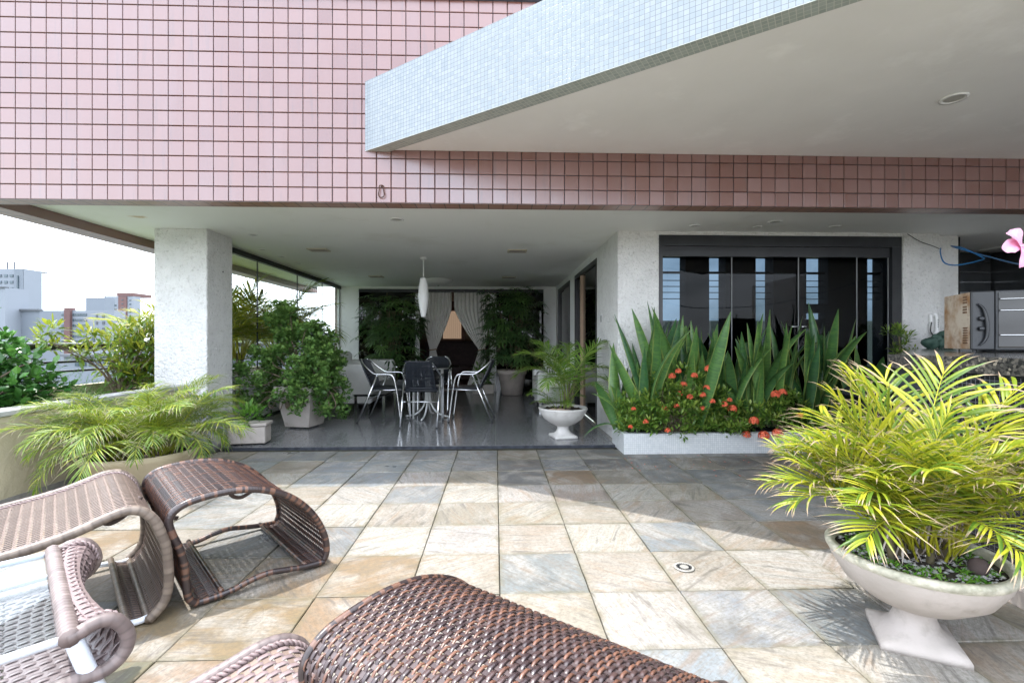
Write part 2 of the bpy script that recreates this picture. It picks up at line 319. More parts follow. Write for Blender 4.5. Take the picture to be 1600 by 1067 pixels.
# ------------------------------------------------------------------ mesh helpers
class MB:
    def __init__(s): s.v = []; s.f = []; s.a = {}
    def add(s, vs, fs, **at):
        o = len(s.v); s.v.extend(vs); s.f.extend([tuple(i + o for i in f) for f in fs])
        for k, x in at.items():
            lst = s.a.setdefault(k, [])
            if len(lst) < o: lst.extend([0.0] * (o - len(lst)))
            lst.extend(x if hasattr(x, '__len__') else [x] * len(vs))
    def box(s, x0, x1, y0, y1, z0, z1, **at):
        s.add([(x0, y0, z0), (x1, y0, z0), (x1, y1, z0), (x0, y1, z0), (x0, y0, z1), (x1, y0, z1), (x1, y1, z1), (x0, y1, z1)],
              [(3, 2, 1, 0), (4, 5, 6, 7), (0, 1, 5, 4), (1, 2, 6, 5), (2, 3, 7, 6), (3, 0, 4, 7)], **at); return s
    def cbox(s, x0, x1, y0, y1, z0, z1, c=0.01, **at):   # chamfered on every edge
        xs, ys, zs = (x0, x1), (y0, y1), (z0, z1)
        vs = []; idx = {}
        for i in range(2):
            for j in range(2):
                for k in range(2):
                    sx, sy, sz = (1, -1)[i], (1, -1)[j], (1, -1)[k]
                    idx[i, j, k] = len(vs)
                    vs += [(xs[i], ys[j] + sy * c, zs[k] + sz * c), (xs[i] + sx * c, ys[j], zs[k] + sz * c), (xs[i] + sx * c, ys[j] + sy * c, zs[k])]
        fs = []
        q = lambda a, b, c_, d: fs.append((a, b, c_, d))
        for i in range(2):
            q(*[idx[t] + 0 for t in ((i, 0, 0), (i, 1, 0), (i, 1, 1), (i, 0, 1))])
            q(*[idx[t] + 1 for t in ((0, i, 0), (1, i, 0), (1, i, 1), (0, i, 1))])
            q(*[idx[t] + 2 for t in ((0, 0, i), (1, 0, i), (1, 1, i), (0, 1, i))])
            for j in range(2):
                q(idx[i, j, 0], idx[i, j, 1], idx[i, j, 1] + 1, idx[i, j, 0] + 1)
                q(idx[i, 0, j], idx[i, 1, j], idx[i, 1, j] + 2, idx[i, 0, j] + 2)
                q(idx[0, i, j] + 1, idx[1, i, j] + 1, idx[1, i, j] + 2, idx[0, i, j] + 2)
                for k in range(2):
                    b = idx[i, j, k]; fs.append((b, b + 1, b + 2))
        s.add(vs, fs, **at); return s
    def poly(s, pts, z0, z1, **at):     # vertical prism of a convex or simple polygon
        n = len(pts)
        s.add([(x, y, z0) for x, y in pts] + [(x, y, z1) for x, y in pts],
              [tuple(range(n - 1, -1, -1)), tuple(range(n, 2 * n))] + [(i, (i + 1) % n, n + (i + 1) % n, n + i) for i in range(n)], **at); return s
    def tube(s, pts, r, seg=8, closed=False, caps=True, tint=None, tintf=None):
        P = [Vector(p) for p in pts]; n = len(P); rs = r if hasattr(r, '__len__') else [r] * n
        vs = []; fs = []; al = []; tt = []
        T = []
        for i in range(n):
            a = P[(i - 1) % n] if (closed or i > 0) else P[i]; b = P[(i + 1) % n] if (closed or i < n - 1) else P[i]
            d = b - a; T.append(d.normalized() if d.length > 1e-9 else Vector((0, 0, 1)))
        up = Vector((0, 0, 1)) if abs(T[0].z) < 0.9 else Vector((1, 0, 0))
        nrm = (up - T[0] * up.dot(T[0])).normalized(); ln = 0.0
        for i in range(n):
            nrm = nrm - T[i] * nrm.dot(T[i])
            if nrm.length < 1e-6: nrm = T[i].orthogonal()
            nrm.normalize(); bi = T[i].cross(nrm)
            if i: ln += (P[i] - P[i - 1]).length
            tv = tintf(ln) if tintf else (tint if tint is not None else 0.5)
            for k in range(seg):
                a = 2 * pi * k / seg
                q = P[i] + (nrm * cos(a) + bi * sin(a)) * rs[i]
                vs.append((q.x, q.y, q.z)); tt.append(tv)
        m = n if closed else n - 1
        for i in range(m):
            for k in range(seg):
                a = i * seg + k; b = i * seg + (k + 1) % seg; c = ((i + 1) % n) * seg + (k + 1) % seg; d = ((i + 1) % n) * seg + k
                fs.append((a, b, c, d))
        if caps and not closed:
            fs.append(tuple(range(seg - 1, -1, -1))); fs.append(tuple(range((n - 1) * seg, n * seg)))
        if tint is not None or tintf: s.add(vs, fs, tint=tt)
        else: s.add(vs, fs)
        return s
    def lathe(s, prof, seg=32, cx=0, cy=0, z=0, jit=0.0, caps=True, **at):
        vs = []; fs = []; n = len(prof)
        for (r, h) in prof:
            for k in range(seg):
                a = 2 * pi * k / seg; j = 1 + (R.uniform(-jit, jit) if jit else 0)
                vs.append((cx + r * j * cos(a), cy + r * j * sin(a), z + h))
        for i in range(n - 1):
            for k in range(seg):
                a = i * seg + k; b = i * seg + (k + 1) % seg; fs.append((a, b, b + seg, a + seg))
        if caps and prof[0][0] > 1e-4: fs.append(tuple(range(seg - 1, -1, -1)))
        if caps and prof[-1][0] > 1e-4: fs.append(tuple(range((n - 1) * seg, n * seg)))
        s.add(vs, fs, **at); return s
    def mesh(s, name, smooth=False):
        me = bpy.data.meshes.new(name); me.from_pydata(s.v, [], s.f)
        for k, x in s.a.items():
            x = x + [0.0] * (len(s.v) - len(x))
            me.attributes.new(k, 'FLOAT', 'POINT').data.foreach_set('value', x)
        if smooth: me.polygons.foreach_set('use_smooth', [True] * len(me.polygons))
        me.update(); return me
    def build(s, name, mat, parent=None, smooth=False, **kw):
        me = s.mesh(name, smooth); me.materials.append(MAT[mat]); return obj(name, me, parent, **kw)
def obj(name, me, parent=None, loc=None, rot=None, scale=None, kind=None):
    o = bpy.data.objects.new(name, me); COL.objects.link(o)
    if parent is not None: o.parent = parent
    if loc is not None: o.location = loc
    if rot is not None: o.rotation_euler = rot
    if scale is not None: o.scale = scale if hasattr(scale, '__len__') else (scale,) * 3
    if kind: o['kind'] = kind
    return o
def tag(o, label, cat, group=None, kind=None):
    o['label'] = label; o['category'] = cat
    if group: o['group'] = group
    if kind: o['kind'] = kind
    return o
def thing(name, label, cat, loc=(0, 0, 0), rotz=0, group=None, kind=None):
    o = bpy.data.objects.new(name, None); COL.objects.link(o); o.location = loc; o.rotation_euler = (0, 0, rotz)
    return tag(o, label, cat, group, kind)
def copy_tree(o, parent=None):
    c = o.copy(); COL.objects.link(c); c.parent = parent
    for ch in list(o.children): copy_tree(ch, c)
    return c
def smooth_path(pts, n, closed=False):
    P = [Vector(p) for p in pts]; m = len(P); o = []
    g = lambda i: P[i % m] if closed else P[max(0, min(m - 1, i))]
    segs = m if closed else m - 1
    for i in range(segs):
        a, b, c, d = g(i - 1), g(i), g(i + 1), g(i + 2)
        for k in range(n):
            t = k / n
            o.append(0.5 * ((2 * b) + (c - a) * t + (2 * a - 5 * b + 4 * c - d) * t * t + (3 * b - a - 3 * c + d) * t ** 3))
    if not closed: o.append(P[-1])
    return o
def resample(P, step):
    L_ = [0.0]
    for i in range(1, len(P)): L_.append(L_[-1] + (P[i] - P[i - 1]).length)
    n = max(2, int(round(L_[-1] / step))); o = []; j = 0
    for k in range(n + 1):
        d = L_[-1] * k / n
        while j < len(L_) - 2 and L_[j + 1] < d: j += 1
        s = (d - L_[j]) / max(1e-9, L_[j + 1] - L_[j]); o.append(P[j].lerp(P[j + 1], min(1, s)))
    return o

# ------------------------------------------------------------------ ground far below and the terrace floor
g = MB().box(-4000, 4000, -3000, 7000, -26.2, -26).build('ground', 'city_ground'); tag(g, 'distant city ground far below the terrace', 'ground', kind='structure')
fl = MB().box(-3.32, 10, -9.6, 5.06, -0.30, -0.012).build('terrace_floor', 'slab_joint')
tag(fl, 'terrace floor paved with square pale stone slabs', 'floor', kind='structure')
def slab_mesh(k):
    b = MB(); h = 0.2; c = 0.003; n = 6
    rnd = random.Random(k)
    ring = []
    for sd in range(4):
        for i in range(n):
            t = -1 + 2 * i / n
            x, y = ((t, -1), (1, t), (-t, 1), (-1, -t))[sd]
            j = 1 - abs(rnd.gauss(0, 0.004)) - 0.0025
            ring.append((x * h * j, y * h * j))
    m = len(ring); vs = []; ed = []
    for (sc, z, e) in ((1.0, -0.014, 1.0), (1.0, -0.003, 1.0), (1 - c / h, 0.0, 1.0), (0.86, 0.0, 0.0)):
        vs += [(x * sc, y * sc, z) for x, y in ring]; ed += [e] * m
    fs = [(r * m + i, r * m + (i + 1) % m, (r + 1) * m + (i + 1) % m, (r + 1) * m + i) for r in range(3) for i in range(m)]
    fs.append(tuple(range(3 * m, 4 * m)))
    b.add(vs, fs, edge=ed); me = b.mesh('slab'); me.materials.append(MAT['slab_stone']); return me
slabs = [slab_mesh(k) for k in range(8)]
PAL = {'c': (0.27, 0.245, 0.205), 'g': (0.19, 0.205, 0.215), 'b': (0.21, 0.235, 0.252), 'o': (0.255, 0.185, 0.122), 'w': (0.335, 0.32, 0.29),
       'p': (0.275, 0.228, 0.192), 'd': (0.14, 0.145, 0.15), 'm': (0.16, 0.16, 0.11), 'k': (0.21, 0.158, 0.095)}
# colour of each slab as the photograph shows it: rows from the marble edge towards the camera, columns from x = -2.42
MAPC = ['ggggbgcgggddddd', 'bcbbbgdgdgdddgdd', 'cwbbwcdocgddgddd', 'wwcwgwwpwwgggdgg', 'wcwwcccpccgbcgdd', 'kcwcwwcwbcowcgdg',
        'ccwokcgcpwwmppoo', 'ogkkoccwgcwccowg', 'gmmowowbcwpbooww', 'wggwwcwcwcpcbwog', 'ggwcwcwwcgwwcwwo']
k = 0
for j in range(-7, 9):
    for i in range(-8, 17):
        x = 0.02 + 0.409 * i + 0.2045; y = 1.727 + 0.4035 * j + 0.2
        if x - 0.2 < -3.32 or x + 0.2 > 7.2 or y + 0.2 > 5.1: continue
        if x > 2.6 and y < 2.9: continue
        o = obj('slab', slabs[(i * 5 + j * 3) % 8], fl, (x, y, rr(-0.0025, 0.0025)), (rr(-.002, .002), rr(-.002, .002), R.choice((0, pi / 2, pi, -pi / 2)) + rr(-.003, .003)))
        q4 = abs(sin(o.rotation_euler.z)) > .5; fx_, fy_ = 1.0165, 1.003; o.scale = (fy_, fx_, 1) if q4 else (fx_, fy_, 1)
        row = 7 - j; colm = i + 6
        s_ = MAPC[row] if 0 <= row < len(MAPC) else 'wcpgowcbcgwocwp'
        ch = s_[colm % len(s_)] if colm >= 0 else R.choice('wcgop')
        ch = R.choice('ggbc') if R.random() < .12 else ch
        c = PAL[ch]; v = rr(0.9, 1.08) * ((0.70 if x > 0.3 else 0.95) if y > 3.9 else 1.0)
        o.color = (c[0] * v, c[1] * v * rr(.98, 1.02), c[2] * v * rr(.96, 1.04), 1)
b = MB()
for i in range(-8, 25):
    for j in range(-28, -7):
        x = 0.02 + 0.409 * i + 0.2045; y = 1.727 + 0.4035 * j + 0.2
        if -3.12 < x < 9.8: b.box(x - .2, x + .2, y - .198, y + .198, -.012, 0, edge=0.0)
o = b.build('unseen_slab_field', 'slab_stone', fl, kind='stuff'); o.color = (.36, .335, .29, 1)  # unseen slabs behind the camera, added to bounce light up to the ceilings
st = MB().box(-3.32, 7.2, 5.062, 5.075, -0.3, 0.018).build('edge_strip', 'dark_grout', fl)

mf = MB().box(-3.44, 1.36, 5.076, 10.6, -0.3, 0.016).build('lounge_floor', 'stone_trim')
tag(mf, 'polished dark granite floor of the covered lounge', 'floor', kind='structure')
P_ = 0.43
tm = MB().box(-P_ / 2 + .0012, P_ / 2 - .0012, -P_ / 2 + .0012, P_ / 2 - .0012, -0.008, 0.0).mesh('tile'); tm.materials.append(MAT['floor_granite'])
for i in range(-8, 4):
    for j in range(13):
        x = i * P_ + P_ / 2; y = 5.078 + P_ / 2 + j * P_
        if x + P_ / 2 > 1.37 or x - P_ / 2 < -3.6 or y + P_ / 2 > 10.7: continue
        obj('tile', tm, mf, (x, y, 0.020), (rr(-.0006, .0006), rr(-.0006, .0006), 0))
# inside rooms
bf = MB().box(-3.5, 1.4, 10.72, 15, -0.3, 0.03).build('back_room_floor', 'brown_wood'); tag(bf, 'dark wooden floor of the room behind the curtains', 'floor', kind='structure')

# ------------------------------------------------------------------ ceilings and roof slabs
b = MB()
b.box(-4.17, 7.2, 4.05, 5.36, 2.356, 2.5); b.box(-4.17, 1.46, 5.36, 10.75, 2.3561, 2.5); b.box(5.46, 7.2, 5.36, 6.6, 2.3561, 2.5)
ce = b.build('ceiling', 'ceiling_paint'); tag(ce, 'white plastered ceiling over the covered part of the terrace', 'ceiling', kind='structure')
b = MB().box(-3.6, 1.5, 10.75, 15.1, 2.36, 2.5)
tag(b.build('back_room_ceiling', 'tan_wall'), 'ceiling of the dim room behind the curtains', 'ceiling', kind='structure')
b = MB().box(1.46, 5.46, 5.36, 6.42, 2.62, 2.75)
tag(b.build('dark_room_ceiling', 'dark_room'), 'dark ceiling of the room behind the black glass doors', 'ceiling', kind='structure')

# ------------------------------------------------------------------ upper facade of pink tiles
FY, FZ0, FZ1 = 3.9, 2.262, 3.925
fac = thing('facade_wall', 'upper wall faced with pink square tiles and dark joints', 'wall', (0, FY, FZ0))
MB().box(-4.41, 7.2, 0.006, 0.15, 0.004, FZ1 - FZ0).build('backing', 'dark_grout', fac)
TX, TZ = 0.1185, 0.1205
def tile_geo(b, x, z, w=TX, h=TZ, g=0.0028, d=0.0):
    x0, x1, z0, z1 = x + g, x + w - g, z + g, z + h - g; e = 0.0035
    b.add([(x0, .008, z0), (x1, .008, z0), (x1, .008, z1), (x0, .008, z1),
           (x0, d, z0), (x1, d, z0), (x1, d, z1), (x0, d, z1),
           (x0 + e, d - .003, z0 + e), (x1 - e, d - .003, z0 + e), (x1 - e, d - .003, z1 - e), (x0 + e, d - .003, z1 - e)],
          [(0, 1, 5, 4), (1, 2, 6, 5), (2, 3, 7, 6), (3, 0, 4, 7), (4, 5, 9, 8), (5, 6, 10, 9), (6, 7, 11, 10), (7, 4, 8, 11), (8, 9, 10, 11)])
tb = MB(); tile_geo(tb, -TX / 2, -TZ / 2); tme = tb.mesh('tile'); tme.materials.append(MAT['facade_tile'])
cells = []
for i in range(-4, 94):
    for j in range(14):
        x = -3.932 + TX * i; z = TZ * j
        if x < -4.42 or x > 7.05 or z + TZ > FZ1 - FZ0 + .03: continue
        vis = -3.95 < x < 3.95
        cells.append((abs(x + 1.2) if vis else 99, x, z))
cells.sort(key=lambda c: c[0])
rest = MB()
for n_, (_, x, z) in enumerate(cells):
    if n_ < 300: obj('tile', tme, fac, (x + TX / 2, 0, z + TZ / 2), (rr(-.012, .012), rr(-.006, .006), rr(-.012, .012)))
    else: tile_geo(rest, x, z)
rest.build('tile_field', 'facade_tile', fac, kind='stuff')
MB().box(-4.45, 7.2, -0.03, 0.17, FZ1 - FZ0 + .002, FZ1 - FZ0 + 0.07).build('coping', 'dark_grout', fac)
o = MB().box(0, 11.6, 0, 0.149, 0, 0.004).build('soffit', 'soffit_tile', fac, loc=(-4.41, 0.001, -0.001))
sb = thing('side_beam', 'tiled edge beam running along the left rim of the ceiling', 'beam', (-4.41, FY + .152, FZ0))
MB().box(0.004, 0.24, 0, 7.2, 0.004, 1.66).build('core', 'dark_grout', sb)
MB().box(0, 7.2, -0.236, 0, 0, 0.004).build('soffit', 'soffit_tile', sb, rot=(0, 0, pi / 2))
o = MB().box(0, 7.2, 0, 1.66, 0, 0.004).build('outer_tiling', 'soffit_tile', sb, rot=(pi / 2, 0, -pi / 2), loc=(0, 7.2, 0))
MB().box(0.2405, 0.246, 0, 7.2, 0.0, 0.09).build('inner_lip', 'facade_tile', sb)

hk = thing('carabiner_hook', 'rusty carabiner ring hanging on the pink tiles below the canopy corner', 'hook', (-0.925, 3.888, 2.353))
loop = [(0.0, -.012, .045), (.016, -.012, .04), (.017, -.012, .01), (.023, -.012, -.03), (.012, -.012, -.05), (-.012, -.012, -.05), (-.023, -.012, -.03), (-.017, -.012, .01), (-.016, -.012, .04)]
MB().tube(smooth_path(loop, 4, True), 0.0045, 6, True).build('ring', 'rusty_iron', hk, True)
MB().tube([(0, 0.012, .045), (0, -.016, .045)], 0.006, 8).build('peg', 'rusty_iron', hk)

# ------------------------------------------------------------------ white mosaic canopy
CA = Vector((-1.06, 3.893)); ang = atan2(-1.745, 2.445); CDIR = Vector((cos(ang), sin(ang)))
can = thing('canopy', 'white mosaic edged concrete canopy slanting over the terrace', 'canopy', (CA.x, CA.y, 2.68), ang)
CL = 7.2
MB().box(0, CL, 0.003, 0.565, -0.12, 0).build('fascia', 'mosaic_white', can, rot=(pi / 2, 0, 0), smooth=False)
MB().box(0.0, CL, 0.001, 0.119, 0, 0.0028).build('soffit_trim', 'mosaic_trim', can)
nrm = Vector((-CDIR.y, CDIR.x))
def cw(p):  # world xy -> canopy local
    d = Vector(p) - CA; return (d.dot(CDIR), d.dot(nrm))
far = CA + CDIR * CL + nrm * 0.1205
A_ = CA + nrm * .1205; A_ = A_ + CDIR * ((3.894 - A_.y) / CDIR.y)
MB().poly([cw(A_), cw(far), cw((7.2, far.y)), cw((7.2, 3.894))], 0.012, 0.2).build('canopy_ceiling', 'canopy_paint', can)

def downlight(x, y, z, label, r=0.055, mat='lamp_dark'):
    t = thing('downlight', label, 'light', (x, y, z), 0, 'recessed ceiling lights')
    MB().lathe([(r * .7, 0.0), (r * .72, -.006), (r, -.007), (r, 0.0)], 20).build('ring', 'white_plastic', t, True)
    MB().lathe([(0, -.002), (r * .7, -.002)], 20, caps=False).build('lamp', mat, t)
downlight(-0.989, 4.788, 2.356, 'round recessed light in the ceiling just below the carabiner hook', .07)
downlight(2.86, 4.75, 2.356, 'larger of two close recessed lights above the black glass doors', .07)
downlight(2.80, 4.97, 2.356, 'smaller of two close recessed lights above the black glass doors', .05)
downlight(2.105, 4.944, 2.356, 'recessed light above the left end of the black glass doors', .055)
downlight(3.615, 4.919, 2.356, 'recessed light above the right end of the black glass doors', .055)
downlight(-2.78, 5.54, 2.356, 'recessed light beside the white pillar, nearest to it', .05)
downlight(-3.1, 6.42, 2.356, 'recessed light along the glass wall, second from the pillar', .05)
downlight(-3.08, 6.94, 2.356, 'recessed light along the glass wall, third from the pillar', .05)
downlight(-3.08, 7.5, 2.356, 'recessed light along the glass wall, farthest from the pillar', .05)
downlight(2.94, 2.94, 2.692, 'large recessed light in the underside of the canopy', .075)
def vent(x, y, label):
    t = thing('ceiling_speaker', label, 'speaker', (x, y, 2.356), 0, 'square ceiling panels')
    MB().cbox(-.13, .13, -.1, .1, -.012, -.0005, .004).build('frame', 'vent_beige', t)
    MB().box(-.105, .105, -.075, .075, -.0135, -.0122).build('grille', 'pot_clay', t)
vent(-2.352, 6.393, 'square beige panel in the lounge ceiling nearest the glass wall')
vent(0.292, 6.39, 'square beige panel in the lounge ceiling nearest the sliding doors')
vent(-2.242, 9.0, 'square beige panel at the back of the lounge ceiling above the sofa')
vent(0.253, 9.0, 'square beige panel in the lounge ceiling above the tall potted palm')

# ------------------------------------------------------------------ pillars and walls
def wall(name, label, cat, boxes, mat, ch=None):
    b = MB()
    for q in boxes:
        if ch: b.cbox(*q, ch)
        else: b.box(*q)
    return tag(b.build(name, mat), label, cat)
t = thing('pillar', 'thick white stucco pillar between the planter wall and the glass wall', 'pillar', (-3.405, 5.495, 0))
MB().cbox(-.28, .28, -.25, .25, -0.02, 2.3555, .008).build('shaft', 'stucco', t)
MB().lathe([(.008, 0), (.008, .004), (0, .004)], 10).build('screw_hole', 'black_frame', t, rot=(0, pi / 2, 0), loc=(.2802, .05, 1.93))
wall('pillar', 'white wall pillar between the lounge doors and the black glass doors', 'pillar', [(1.352, 1.812, 5.19, 6.28, -.05, 2.3555)], 'stucco', .006)
wall('pillar', 'white stucco pillar with the telephone beside the kitchen opening', 'pillar', [(4.602, 5.03, 5.19, 5.36, -.05, 2.3555), (5.03, 5.36, 5.30, 5.36, -.05, 2.3555)], 'stucco', .006)

pw = thing('parapet_wall', 'low yellowish plastered planter wall along the left side', 'wall', (-3.3, 0, 0))
MB().box(-.12, 0, -9.6, 5.23, -.3, .625).build('wall', 'parapet_paint', pw)
MB().cbox(-.16, .012, -9.6, 5.235, .627, .668, .006).build('cap', 'parapet_cap', pw)
MB().box(0.001, .006, -2.5, 5.2, -.01, .075).build('base_band', 'stone_trim', pw)  # grey strip along the foot of the wall's inner face
MB().box(-1.2, -.122, -2.5, 9.5, -.3, .50).build('soil_bed', 'soil', pw)
MB().box(-1.28, -1.202, -2.5, 9.5, -.3, .66).build('outer_wall', 'parapet_paint', pw)
tag(MB().box(-4.6, 10, -9.75, -9.6, -.3, 1.0).build('end_parapet', 'parapet_paint'), 'yellowish end wall of the terrace behind the viewer', 'wall')
rl = thing('railing', 'thick black tubular railing behind the left planter', 'railing', (-4.5, 3, 0))
MB().tube([(0, -5.4, 1.08), (0, 8, 1.08)], .041, 14).build('top_rail', 'black_metal', rl, True)
for z in (.92, .82): MB().tube([(0, -5.4, z), (0, 8, z)], .014, 8).build('bar', 'black_metal', rl, True)
for y in (-4.2, -2.2, -.2, 1.5, 3.6, 5.6): MB().tube([(0, y, .6), (0, y, 1.06)], .02, 8).build('post', 'black_metal', rl, True)

lw = thing('low_wall', 'low white wall under the frameless glass wall', 'wall', (-3.44, 5.76, 0))
MB().box(-.06, .02, -.01, 4.9, -.02, .655).build('wall', 'wall_white', lw)
MB().box(-.06, .024, -.01, 4.9, .656, .672).build('sill', 'black_frame', lw)
MB().box(.0205, .028, -.01, 4.83, .02, .05).build('skirting', 'black_frame', lw)
gw = thing('glass_wall', 'frameless glass panels closing the left side of the lounge', 'glass wall', (-3.44, 5.76, .672))
ys = [0.0, 1.21, 2.59, 3.77, 4.83]
for i in range(4):
    MB().box(-.004 + .002 * (i % 2), .004 + .002 * (i % 2), ys[i] + .006, ys[i + 1] - .006, .003, 1.61).build('pane', 'glass_clear', gw)
    MB().box(-.008, .008, ys[i + 1] - .0055, ys[i + 1] + .0055, .003, 1.612).build('joint', 'black_frame', gw)
MB().box(-.03, .03, -.02, 4.84, 1.613, 1.683).build('header', 'black_frame', gw)
MB().box(.006, .02, ys[2] - .03, ys[2] + .03, .62, .70).build('lock', 'black_frame', gw)

bw = thing('back_wall', 'white framed back wall of the lounge with dark glazing', 'wall', (0, 10.6, 0))
MB().box(-3.5, -3.03, 0, .12, 0, 2.30).build('pier', 'wall_white', bw)
MB().box(-3.5, 1.46, 0.001, .12, 2.301, 2.3555).build('lintel', 'wall_white', bw)
MB().box(1.08, 1.46, 0, .12, 0, 2.30).build('pier', 'wall_white', bw)
MB().box(-.13, .02, 0, .12, 0, 2.2).build('pier', 'wall_white', bw)
MB().box(-1.79, -1.70, .01, .12, 0, 2.2).build('pier', 'wall_white', bw)
MB().box(-3.03, 1.08, .02, .1, 2.23, 2.30).build('frame', 'black_frame', bw)
for x0, x1 in ((-3.03, -2.42), (-2.41, -1.79), (.02, .55), (.56, 1.08)): MB().box(x0, x1, .04, .05, .02, 2.228).build('pane', 'glass_black', bw)
# room behind the curtains
wall('back_room_wall', 'brown far wall of the dim room behind the curtains', 'wall', [(-3.6, 1.5, 14.6, 14.75, 0, 2.36), (-3.6, -3.5, 10.75, 14.6, 0, 2.36), (1.4, 1.5, 10.75, 14.6, 0, 2.36)], 'brown_wood')
t = thing('window_blind', 'warm backlit vertical blind in the room behind the curtains', 'blind', (-1.6, 14.55, 1.22))
for i in range(9): MB().box(i * .062, i * .062 + .056, 0, .012, 0, .84).build('slat', 'lit_blind', t)
wall('cupboard', 'tan wooden panel beside the backlit blind in the back room', 'cupboard', [(-.90, -.45, 14.4, 14.55, .9, 2.16)], 'tan_wall', .01)
t = thing('dark_sofa', 'dark brown sofa in the room behind the curtains', 'sofa', (-1.1, 13.2, .03))
MB().cbox(-.9, .9, .25, .5, .1, 1.12, .06).build('backrest', 'dark_fabric', t); MB().cbox(-.9, .9, -.4, .24, .08, .45, .05).build('seat', 'dark_fabric', t)
for x in (-1.0, .82): MB().cbox(x, x + .17, -.4, .5, .08, .65, .05).build('arm', 'dark_fabric', t)

# right-hand side of the lounge: black sliding doors
def doorset(name, label, y0, y1, n):
    t = thing(name, label, 'door', (1.36, y0, 0.02))
    d = y1 - y0
    MB().box(-.01, .08, 0, d, 2.16, 2.23).build('head', 'black_frame', t)
    MB().box(-.01, .08, 0, .06, 0, 2.159).build('jamb', 'black_frame', t); MB().box(-.01, .08, d - .06, d, 0, 2.159).build('jamb', 'black_frame', t)
    for i in range(n):
        a = .062 + (d - .124) * i / n; c = .062 + (d - .124) * (i + 1) / n
        q = MB().box(.01 + .02 * (i % 2), .018 + .02 * (i % 2), a, c, .004, 2.157).build('pane', 'glass_black', t)
        MB().box(.002 + .02 * (i % 2), .009 + .02 * (i % 2), a, a + .04, .004, 2.157).build('stile', 'black_frame', q)
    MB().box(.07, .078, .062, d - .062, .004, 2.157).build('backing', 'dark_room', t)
    return t
t = doorset('sliding_door', 'dark sliding glass door in the lounge wall nearest the terrace', 6.3, 8.05, 2)
MB().box(-.012, .05, 1.15, 1.21, .004, 2.155).build('curtain_edge', 'tan_wall', t)
doorset('sliding_door', 'dark sliding glass door in the lounge wall next to the back', 8.62, 10.2, 2)
wall('side_wall', 'white wall pieces between the dark sliding doors of the lounge', 'wall', [(1.36, 1.46, 8.06, 8.61, 0, 2.3555), (1.36, 1.46, 10.21, 10.595, 0, 2.3555), (1.362, 1.46, 6.285, 8.06, 2.26, 2.3555), (1.362, 1.46, 8.61, 10.21, 2.26, 2.3555)], 'wall_white')
t = thing('wall_switch', 'small wall switch beside the dark sliding door', 'switch', (1.351, 5.98, 1.42))
MB().cbox(-.008, 0, -.04, .04, -.06, .06, .003).build('plate', 'white_plastic', t); MB().box(-.0105, -.0083, -.018, .018, -.04, .04).build('rocker', 'black_frame', t)

# black glass doors behind the planter, with the dark room behind them
bd = thing('glass_doors', 'wide black framed smoked glass doors behind the planter', 'door', (1.812, 5.21, 0))
Wd = 2.79
MB().box(0, Wd, 0, .13, 2.20, 2.318).build('head', 'black_frame', bd)
MB().box(0, .05, 0.001, .129, 0, 2.199).build('jamb', 'black_frame', bd); MB().box(Wd - .11, Wd, 0.001, .129, 0, 2.199).build('jamb', 'black_frame', bd)
MB().box(.051, Wd - .111, .03, .1, 2.09, 2.198).build('track', 'black_frame', bd)
xs = [.052, .86, 1.63, 2.31, Wd - .112]
for i in range(4):
    q = MB().box(xs[i] + .003, xs[i + 1] - .003, .055 + .012 * (i % 2), .063 + .012 * (i % 2), .02, 2.088).build('pane', 'glass_smoked', bd)
    MB().box(xs[i + 1] - .009, xs[i + 1] - .002, .045, .054, .02, 2.1).build('edge', 'pot_grey', q)
for x in (1.57, 1.69): MB().tube([(x - .04, .03, 1.30), (x + .04, .03, 1.30)], .008, 8).build('handle', 'chrome', bd, True)
wall('lintel', 'white lintel above the black glass doors', 'wall', [(1.813, 4.601, 5.2, 5.36, 2.319, 2.3555)], 'stucco')
DX = 6.2
wins = [(2.20, 2.52), (2.84, 3.06), (3.47, 3.71), (4.16, 4.46), (5.00, 5.23)]
b = MB(); x = 1.4
for a, c in wins: b.box(x, a, DX, DX + .2, 0, 2.62); x = c
b.box(x, 5.44, DX, DX + .2, 0, 2.62); b.box(5.36, 5.44, 5.36, DX - .001, 0, 2.62)
for a, c in wins: b.box(a, c, DX + .01, DX + .19, 2.27, 2.62); b.box(a, c, DX + .01, DX + .19, 0, .4)
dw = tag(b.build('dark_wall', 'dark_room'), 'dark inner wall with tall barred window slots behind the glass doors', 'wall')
for a, c in wins:
    for z in (2.04, 1.945, 1.865, 1.785, 1.70): MB().box(a, c, DX + .06, DX + .08, z, z + (.03 if z > 2 else .009)).build('window_bar', 'black_frame', dw)
tag(MB().box(1.4, 5.35, 5.36, 6.2, -.05, 0).build('dark_room_floor', 'dark_stone'), 'dark floor behind the black glass doors', 'floor', kind='structure')
wall('yard_wall', 'yellowish outside wall seen through the barred window slots', 'wall', [(2, 12, 9.4, 9.6, -26, 1.55)], 'parapet_paint')
for i, (x, lab) in enumerate(((2.98, 'black hanging lamp seen in the second barred window slot'), (3.60, 'black hanging lamp seen in the third barred window slot'))):
    t = thing('hanging_lamp', lab, 'lamp', (x, 5.95, 2.62))
    MB().tube([(0, 0, 0), (0, 0, -.2)], .004, 6).build('cord', 'black_frame', t); MB().lathe([(.0, -.2), (.055, -.2), (.055, -.36), (.05, -.36)], 16).build('shade', 'black_frame', t)
t = thing('dining_chair', 'black slatted dining chair back seen through the glass doors', 'chair', (4.1, 5.85, 0))
MB().cbox(-.22, .22, -.2, .2, .42, .47, .01).build('seat', 'dark_fabric', t)
for x in (-.2, .2):
    for y in (-.18, .18): MB().box(x - .02, x + .02, y - .02, y + .02, 0, .42 if y < 0 else 1.62).build('leg', 'black_frame', t)
